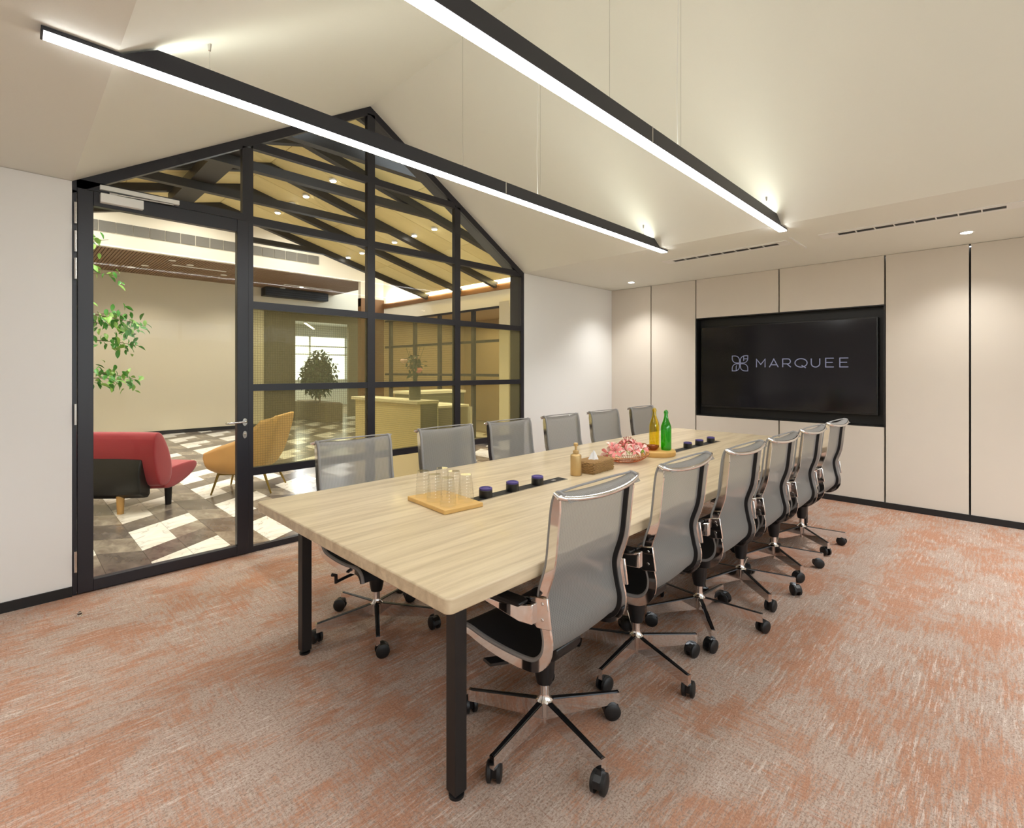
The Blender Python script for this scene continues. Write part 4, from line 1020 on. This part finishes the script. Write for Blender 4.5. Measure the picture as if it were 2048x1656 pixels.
for i, (x, y) in enumerate(spots):
    z = .072+.055*(1-(x/.16)**2-(y/.12)**2)*.9+random.uniform(-.008, .008)+(.02 if i >= 14 else 0)
    t = thing('lily', (3.06+x*1.05, 1.885+y, TZ+z), random.uniform(0, 6), 'pink lily bloom in the copper wire bowl', 'flower', 'pink lilies in the wire bowl')
    t.rotation_euler = (random.uniform(-.5, .5)-y*6, random.uniform(-.5, .5)+x*5, random.uniform(0, 6))
    for k in range(6):
        o = bpy.data.objects.new('petal', pm[(i+k) % 2 if i % 3 else 0]); COL.objects.link(o); o.parent = t
        o.rotation_euler = (0, random.uniform(-.15, .15), k*pi/3); o.scale = (1.05, 1.25, 1.0)
    o = bpy.data.objects.new('stamen', stm_me); COL.objects.link(o); o.parent = t
    st_ = MB().tube([(0, 0, .002), (0, 0, -.035)], .002, 5).build('stalk', M['bud'], t)
for x, y, a_, lb in ((.045, -.10, .3, 'green lily bud at the front of the wire bowl'), (.062, -.092, .9, 'smaller green lily bud beside the front one')):
    t = thing('lily_bud', (3.06+x, 1.885+y, TZ+.080), a_, lb, 'flower bud', 'green buds in the wire bowl')
    m = MB().lathe([(.002, -.028), (.009, -.012), (.012, .006), (.009, .02), (.001, .032)], 12)
    m.v = [(z, x, y) for x, y, z in m.v]; m.build('bud', M['bud'], t)
    MB().tube([(-.028, 0, 0), (-.05, .0, -.02)], .002, 5).build('stalk', M['darkleaf'], t)
# wooden slab with bottles and bowls
sb = thing('round_board', (3.475, 1.885, TZ+.0005), 0, 'round light wooden board under the green and amber bottles', 'board')
MB().lathe([(.143, 0), (.147, .006), (.147, .034), (.142, .040), (.0, .0401)], 44, cap1=False).build('board', M['slabwood'], sb)
ZB = TZ+.0412
def bottle(loc, mat, label, h_=1.0):
    t = thing('glass_bottle', loc, 0, label, 'bottle', 'glass bottles on the round board')
    p = [(.034, 0), (.038, .004), (.039, .02), (.039, .165), (.037, .185), (.030, .208), (.021, .232), (.0155, .252), (.0135, .272), (.0135, .283), (.017, .285), (.0175, .290), (.0155, .294), (.0155, .303), (.013, .305)]
    MB().lathe([(r, z*h_) for r, z in p]+[(r-.003, z*h_) for r, z in reversed(p[1:])]+[(.0, .006)], 32, cap1=False).build('body', mat, t)
    MB().lathe([(.010, .290*h_), (.0105, .306*h_), (.006, .312*h_)], 14).build('stopper', mat, t)
bottle((3.512, 1.818, ZB), M['greenglass'], 'green glass bottle at the front of the round wooden board', .97)
bottle((3.530, 1.925, ZB), M['yellowglass'], 'amber yellow glass bottle behind the green bottle', 1.0)
def dish(loc, r_, mat, label):
    t = thing('glass_dish', loc, 0, label, 'dish', 'brown glass dishes on the round board')
    MB().lathe([(r_*.55, 0), (r_*.62, .003), (r_*.92, .018), (r_, .036), (r_*.96, .036), (r_*.88, .020), (r_*.55, .006), (0, .005)], 30, cap1=False).build('bowl', mat, t)
dish((3.432, 1.888, ZB), .050, M['brownglass'], 'low brown glass dish on the board in front of the amber bottle')
dish((3.435, 1.990, ZB+.0), .046, M['brownglass'], 'brown glass dish at the back left of the round board')

# small floor stop by the door
ds = thing('door_stop', (.30, 3.76, 0), 0, 'tiny chrome door stop on the carpet before the glass door', 'door stop')
MB().lathe([(.012, 0), (.013, .002), (.009, .006), (.009, .020), (.007, .022)], 16).build('post', M['chrome'], ds)
MB().lathe([(.0095, .009), (.0105, .010), (.0105, .015), (.0095, .016)], 16).build('bumper', M['rubber'], ds)

# ------------------------------------------------------------------ office chair
def resample(pts, n):
    P = [Vector(p) for p in pts]; out = []
    m = len(P)
    for i in range(n+1):
        t_ = i/n*(m-1); k = min(int(t_), m-2); f_ = t_-k
        p0, p1, p2, p3 = P[max(k-1, 0)], P[k], P[k+1], P[min(k+2, m-1)]
        out.append(.5*((2*p1)+(-p0+p2)*f_+(2*p0-5*p1+4*p2-p3)*f_*f_+(-p0+3*p1-3*p2+p3)*f_**3))
    return out
# mesh line in (y forward, z up): from the curled top to the seat front
MESH = [(-.288, .982), (-.274, .998), (-.256, 1.008), (-.238, 1.006), (-.225, .982), (-.217, .943), (-.209, .871), (-.196, .765), (-.168, .680), (-.163, .630), (-.176, .560), (-.186, .515), (-.178, .470), (-.148, .437), (-.10, .425), (0, .420), (.10, .424), (.18, .434), (.225, .430), (.252, .408), (.262, .380)]
def office_chair(label):
    t = thing('office_chair', (0, 0, 0), 0, label, 'office chair')
    P = resample(MESH, 60)
    ks = 39     # split back / seat
    hw = .222
    def sling(P, name, mat, dip):
        m = MB(); uvs = []; s_ = 0; nx = 8
        for i, p in enumerate(P):
            if i: s_ += (P[i]-P[i-1]).length
            tg = (P[min(i+1, len(P)-1)]-P[max(i-1, 0)]).normalized(); nn = Vector((-tg.y, tg.x))
            for j in range(nx+1):
                q = 2*j/nx-1; d_ = dip*(1-q*q)*min(1, i/6)
                m.v.append((hw*q, p.x-nn.x*d_, p.y-nn.y*d_)); uvs.append((hw*q, s_))
        for i in range(len(P)-1):
            for j in range(nx): a_ = i*(nx+1)+j; m.f.append((a_, a_+nx+1, a_+nx+2, a_+1))
        return m.build(name, mat, t, uvf=uvs)
    sling(P[:ks+1], 'backrest', M['mesh'], .010)
    st_ = sling(P[ks:], 'seat', M['seatmesh'], .006)
    for s in (-1, 1):
        # polished ribbon frame following the mesh
        m = MB(); inn_ = MB(); nP = len(P); i_s = 10
        for i, p in enumerate(P):
            if i < i_s: continue
            tg = (P[min(i+1, nP-1)]-P[max(i-1, 0)]).normalized(); nn = Vector((tg.y, -tg.x))   # outward: rear / below
            wd = .026+.011*min(1, (i-i_s)/4)
            if i > nP-16: wd = .037-.023*(i-(nP-16))/16
            for xx, d_ in ((hw+.001, .005), (hw+.010, .005), (hw+.010, wd), (hw+.001, wd)): m.v.append((s*xx, p.x+nn.x*d_*SG, p.y+nn.y*d_*SG))
            for xx, d_ in ((hw-.005, .003), (hw+.001, .003), (hw+.001, wd-.016), (hw-.003, wd-.017)): inn_.v.append((s*xx, p.x+nn.x*d_*SG, p.y+nn.y*d_*SG))
        nR = nP-i_s
        for q_ in (m, inn_):
            for i in range(nR-1):
                for k in range(4): a_ = i*4+k; b_ = i*4+(k+1) % 4; q_.f.append((a_, b_, b_+4, a_+4))
            q_.f.append((3, 2, 1, 0)); e_ = (nR-1)*4; q_.f.append((e_, e_+1, e_+2, e_+3))
        sf = m.build('side_frame', M['chrome'], t)
        inn_.build('frame_liner', M['plastic'], t)
        MB().tube([(s*(hw+.002), p.x, p.y) for p in P[4:]], .0078, 8).build('edge_piping', M['lip'], t)
        ab = MB().prism([(-.212, .664), (-.160, .656), (-.110, .640), (-.112, .585), (-.170, .556), (-.226, .566)], s*(hw+.0102), s*(hw+.020), axis='x')
        ab.build('arm_bracket', M['chrome'], t, bevel=.0025)
        am = MB(); pts_ = [((hw+.024), -.160, .606, .040), ((hw+.036), -.11, .600, .034), ((hw+.046), -.04, .600, .018), ((hw+.048), .05, .602, .010)]
        for (xx, yy, zz_, hh) in pts_:
            for dx, dz in ((-.010, -hh), (.010, -hh), (.010, hh*.7), (-.010, hh*.7)): am.v.append((s*(xx+dx), yy, zz_+dz))
        for i in range(3):
            for k in range(4): a_ = i*4+k; b_ = i*4+(k+1) % 4; am.f.append((a_, b_, b_+4, a_+4))
        am.f.append((0, 1, 2, 3)); am.f.append((12, 13, 14, 15))
        am.build('arm', M['chrome'], t, bevel=.004)
        pd_ = MB().prism([(-.13, .628), (.10, .612), (.12, .618), (.12, .632), (.09, .640), (-.12, .648), (-.14, .640)], s*(hw+.024), s*(hw+.072), axis='x')
        pd_.build('arm_pad', M['plastic'], t, bevel=.006)
        for zz_ in (.642, .590):
            sc_ = MB().lathe([(.006, 0), (.005, .002)], 10)
            sc_.v = [(s*(hw+.020+z), -.192+y, zz_+x) for x, y, z in sc_.v]; sc_.build('screw', M['steel'], t)
    # curved top handle
    hb = []
    for i in range(25):
        q = 2*i/24-1; k_ = 1-q*q
        hb.append((q*(hw+.022), -.262-.030*k_**.75, 1.000-.022*k_**.75))
    hb = [(-hw-.016, -.240, 1.008)]+hb+[(hw+.016, -.240, 1.008)]
    MB().tube(hb, [.006]+[.0088]*25+[.006], 10).build('top_handle', M['chrome'], t)
    MB().tube([(-hw-.01, -.243, 1.010), (-hw*.5, -.243, 1.0135), (hw*.5, -.243, 1.0135), (hw+.01, -.243, 1.010)], .0042, 8).build('top_bar', M['lip'], t)
    # mechanism under the seat
    mc = MB().prism([(-.12, .372), (-.10, .340), (.10, .335), (.14, .36), (.14, .395), (-.12, .398)], -.075, .075, axis='x').build('mechanism', M['plastic'], t, bevel=.008)
    MB().bar((-.14, .02, .392), (.14, .02, .392), .16, .022).build('seat_bracket', M['plastic'], t, smooth=False, bevel=.004)
    m = MB().tube([(.06, .03, .352), (.20, .05, .345), (.262, .06, .340)], .008, 8).tube([(.262, .06, .335), (.264, .062, .375), (.285, .064, .383)], .009, 8)
    m.build('crank', M['plastic'], t)
    MB().bar((-.06, .02, .352), (-.19, .05, .338), .014, .012).bar((-.17, .045, .338), (-.25, .06, .356), .046, .010).build('lever', M['plastic'], t, smooth=False)
    MB().lathe([(.044, .352), (.042, .300), (.038, .240), (.030, .200), (.020, .198)], 24).build('column_sleeve', M['plastic'], t)
    MB().lathe([(.018, .25), (.018, .160), (.022, .145), (.032, .134), (.032, .080), (.012, .070), (.011, .044)], 24).build('column', M['chrome'], t)
    return t
SG = 1
# direction of the outward normal: rear of the back must be towards -y
_P = resample(MESH, 60); _tg = (_P[26]-_P[24]).normalized(); SG = 1 if _tg.y < 0 and (_tg.y) < 0 and Vector((_tg.y, -_tg.x)).x < 0 else -1
leg_me = MB().bar((.026, 0, .100), (.300, 0, .083), (.026, .019), (.066, .044))
leg_me.bar((.298, 0, .083), (.318, 0, .083), (.0195, .0195), (.044, .044)); leg_me.bar((.308, 0, .092), (.308, 0, .060), (.018, .018), (.018, .018), up=(1, 0, 0))
leg_mesh = leg_me.mesh('leg', M['chrome'])
lb_ = MB().bar((.034, 0, .1332), (.312, 0, .1056), (.016, .010), (.003, .003)).mesh('leg_inlay', M['plastic'])
cw = MB()
for s in (-1, 1):
    p_ = [(.0, s*.0285), (.016, s*.0285), (.026, s*.0265), (.0335, s*.022), (.0335, s*.010), (.0, s*.010)]
    q_ = MB().lathe([(max(a_, .0005), b_) for a_, b_ in p_], 22, cap0=False, cap1=False)
    q_.v = [(x, z, y+.0338) for x, y, z in q_.v]; cw.add(q_.v, q_.f)
wheel_mesh = cw.mesh('caster', M['rubber']); wheel_mesh.polygons.foreach_set('use_smooth', [True]*len(wheel_mesh.polygons)); wheel_mesh.set_sharp_from_angle(angle=R(38))
hc = MB().box(-.012, .016, -.0115, .0115, .020, .058).prism([(-.034, .034), (-.030, .055), (-.012, .066), (.014, .064), (.018, .052), (-.012, .050), (-.026, .036)], -.0125, .0125, axis='y')
hood_mesh = hc.mesh('caster_hood', M['plastic'])
def add_base(chair, phase, sw):
    rd = random.Random(int(sw))
    for k in range(5):
        an = R(phase+72*k)
        l = bpy.data.objects.new('leg', leg_mesh); COL.objects.link(l); l.parent = chair; l.rotation_euler = (0, 0, an)
        i_ = bpy.data.objects.new('leg_inlay', lb_); COL.objects.link(i_); i_.parent = l
        ca = rd.uniform(-2.6, 2.6)
        h_ = bpy.data.objects.new('caster', wheel_mesh); COL.objects.link(h_); h_.parent = l; h_.location = (.308-.020*cos(ca), -.020*sin(ca), 0); h_.rotation_euler = (0, 0, ca)
        g_ = bpy.data.objects.new('caster_hood', hood_mesh); COL.objects.link(g_); g_.parent = l; g_.location = h_.location; g_.rotation_euler = h_.rotation_euler
GN, GF = 'grey mesh office chairs on the near side of the table', 'grey mesh office chairs on the glass wall side of the table'
od = ['first, nearest the camera', 'second from the camera', 'third from the camera', 'fourth from the camera', 'fifth from the camera', 'sixth, nearest the screen wall']
master = office_chair('x')
# world positions: (x, y of the column, rotation, star phase in world degrees)
near = [(1.462, 1.262, 1, 187), (2.128, 1.255, 1, 254), (2.735, 1.215, 0, 288), (3.315, 1.200, 0, 301), (3.915, 1.185, -1, 300), (4.560, 1.170, -2, 300)]
far = [(1.428, 2.445, 180, 241), (2.155, 2.52, 180, 250), (2.790, 2.53, 180, 280), (3.450, 2.54, 180, 265), (4.110, 2.54, 180, 240), (4.860, 2.56, 180, 275)]
import itertools
kids_of_master = [o for o in COL.objects if o.parent == master]
first = True
for row, grp, desc in ((near, GN, 'grey mesh chair in the near row, '), (far, GF, 'grey mesh chair in the glass wall row, ')):
    for i, (x, y, rz, ph) in enumerate(row):
        if first: c_ = master; first = False
        else:
            c_ = master.copy(); COL.objects.link(c_)
            for k in kids_of_master:
                q = k.copy(); COL.objects.link(q); q.parent = c_
        c_.location = (x, y, 0); c_.rotation_euler = (0, 0, R(rz)); c_['label'] = desc+od[i]; c_['group'] = grp
        add_base(c_, ph-rz, i*7+len(grp))
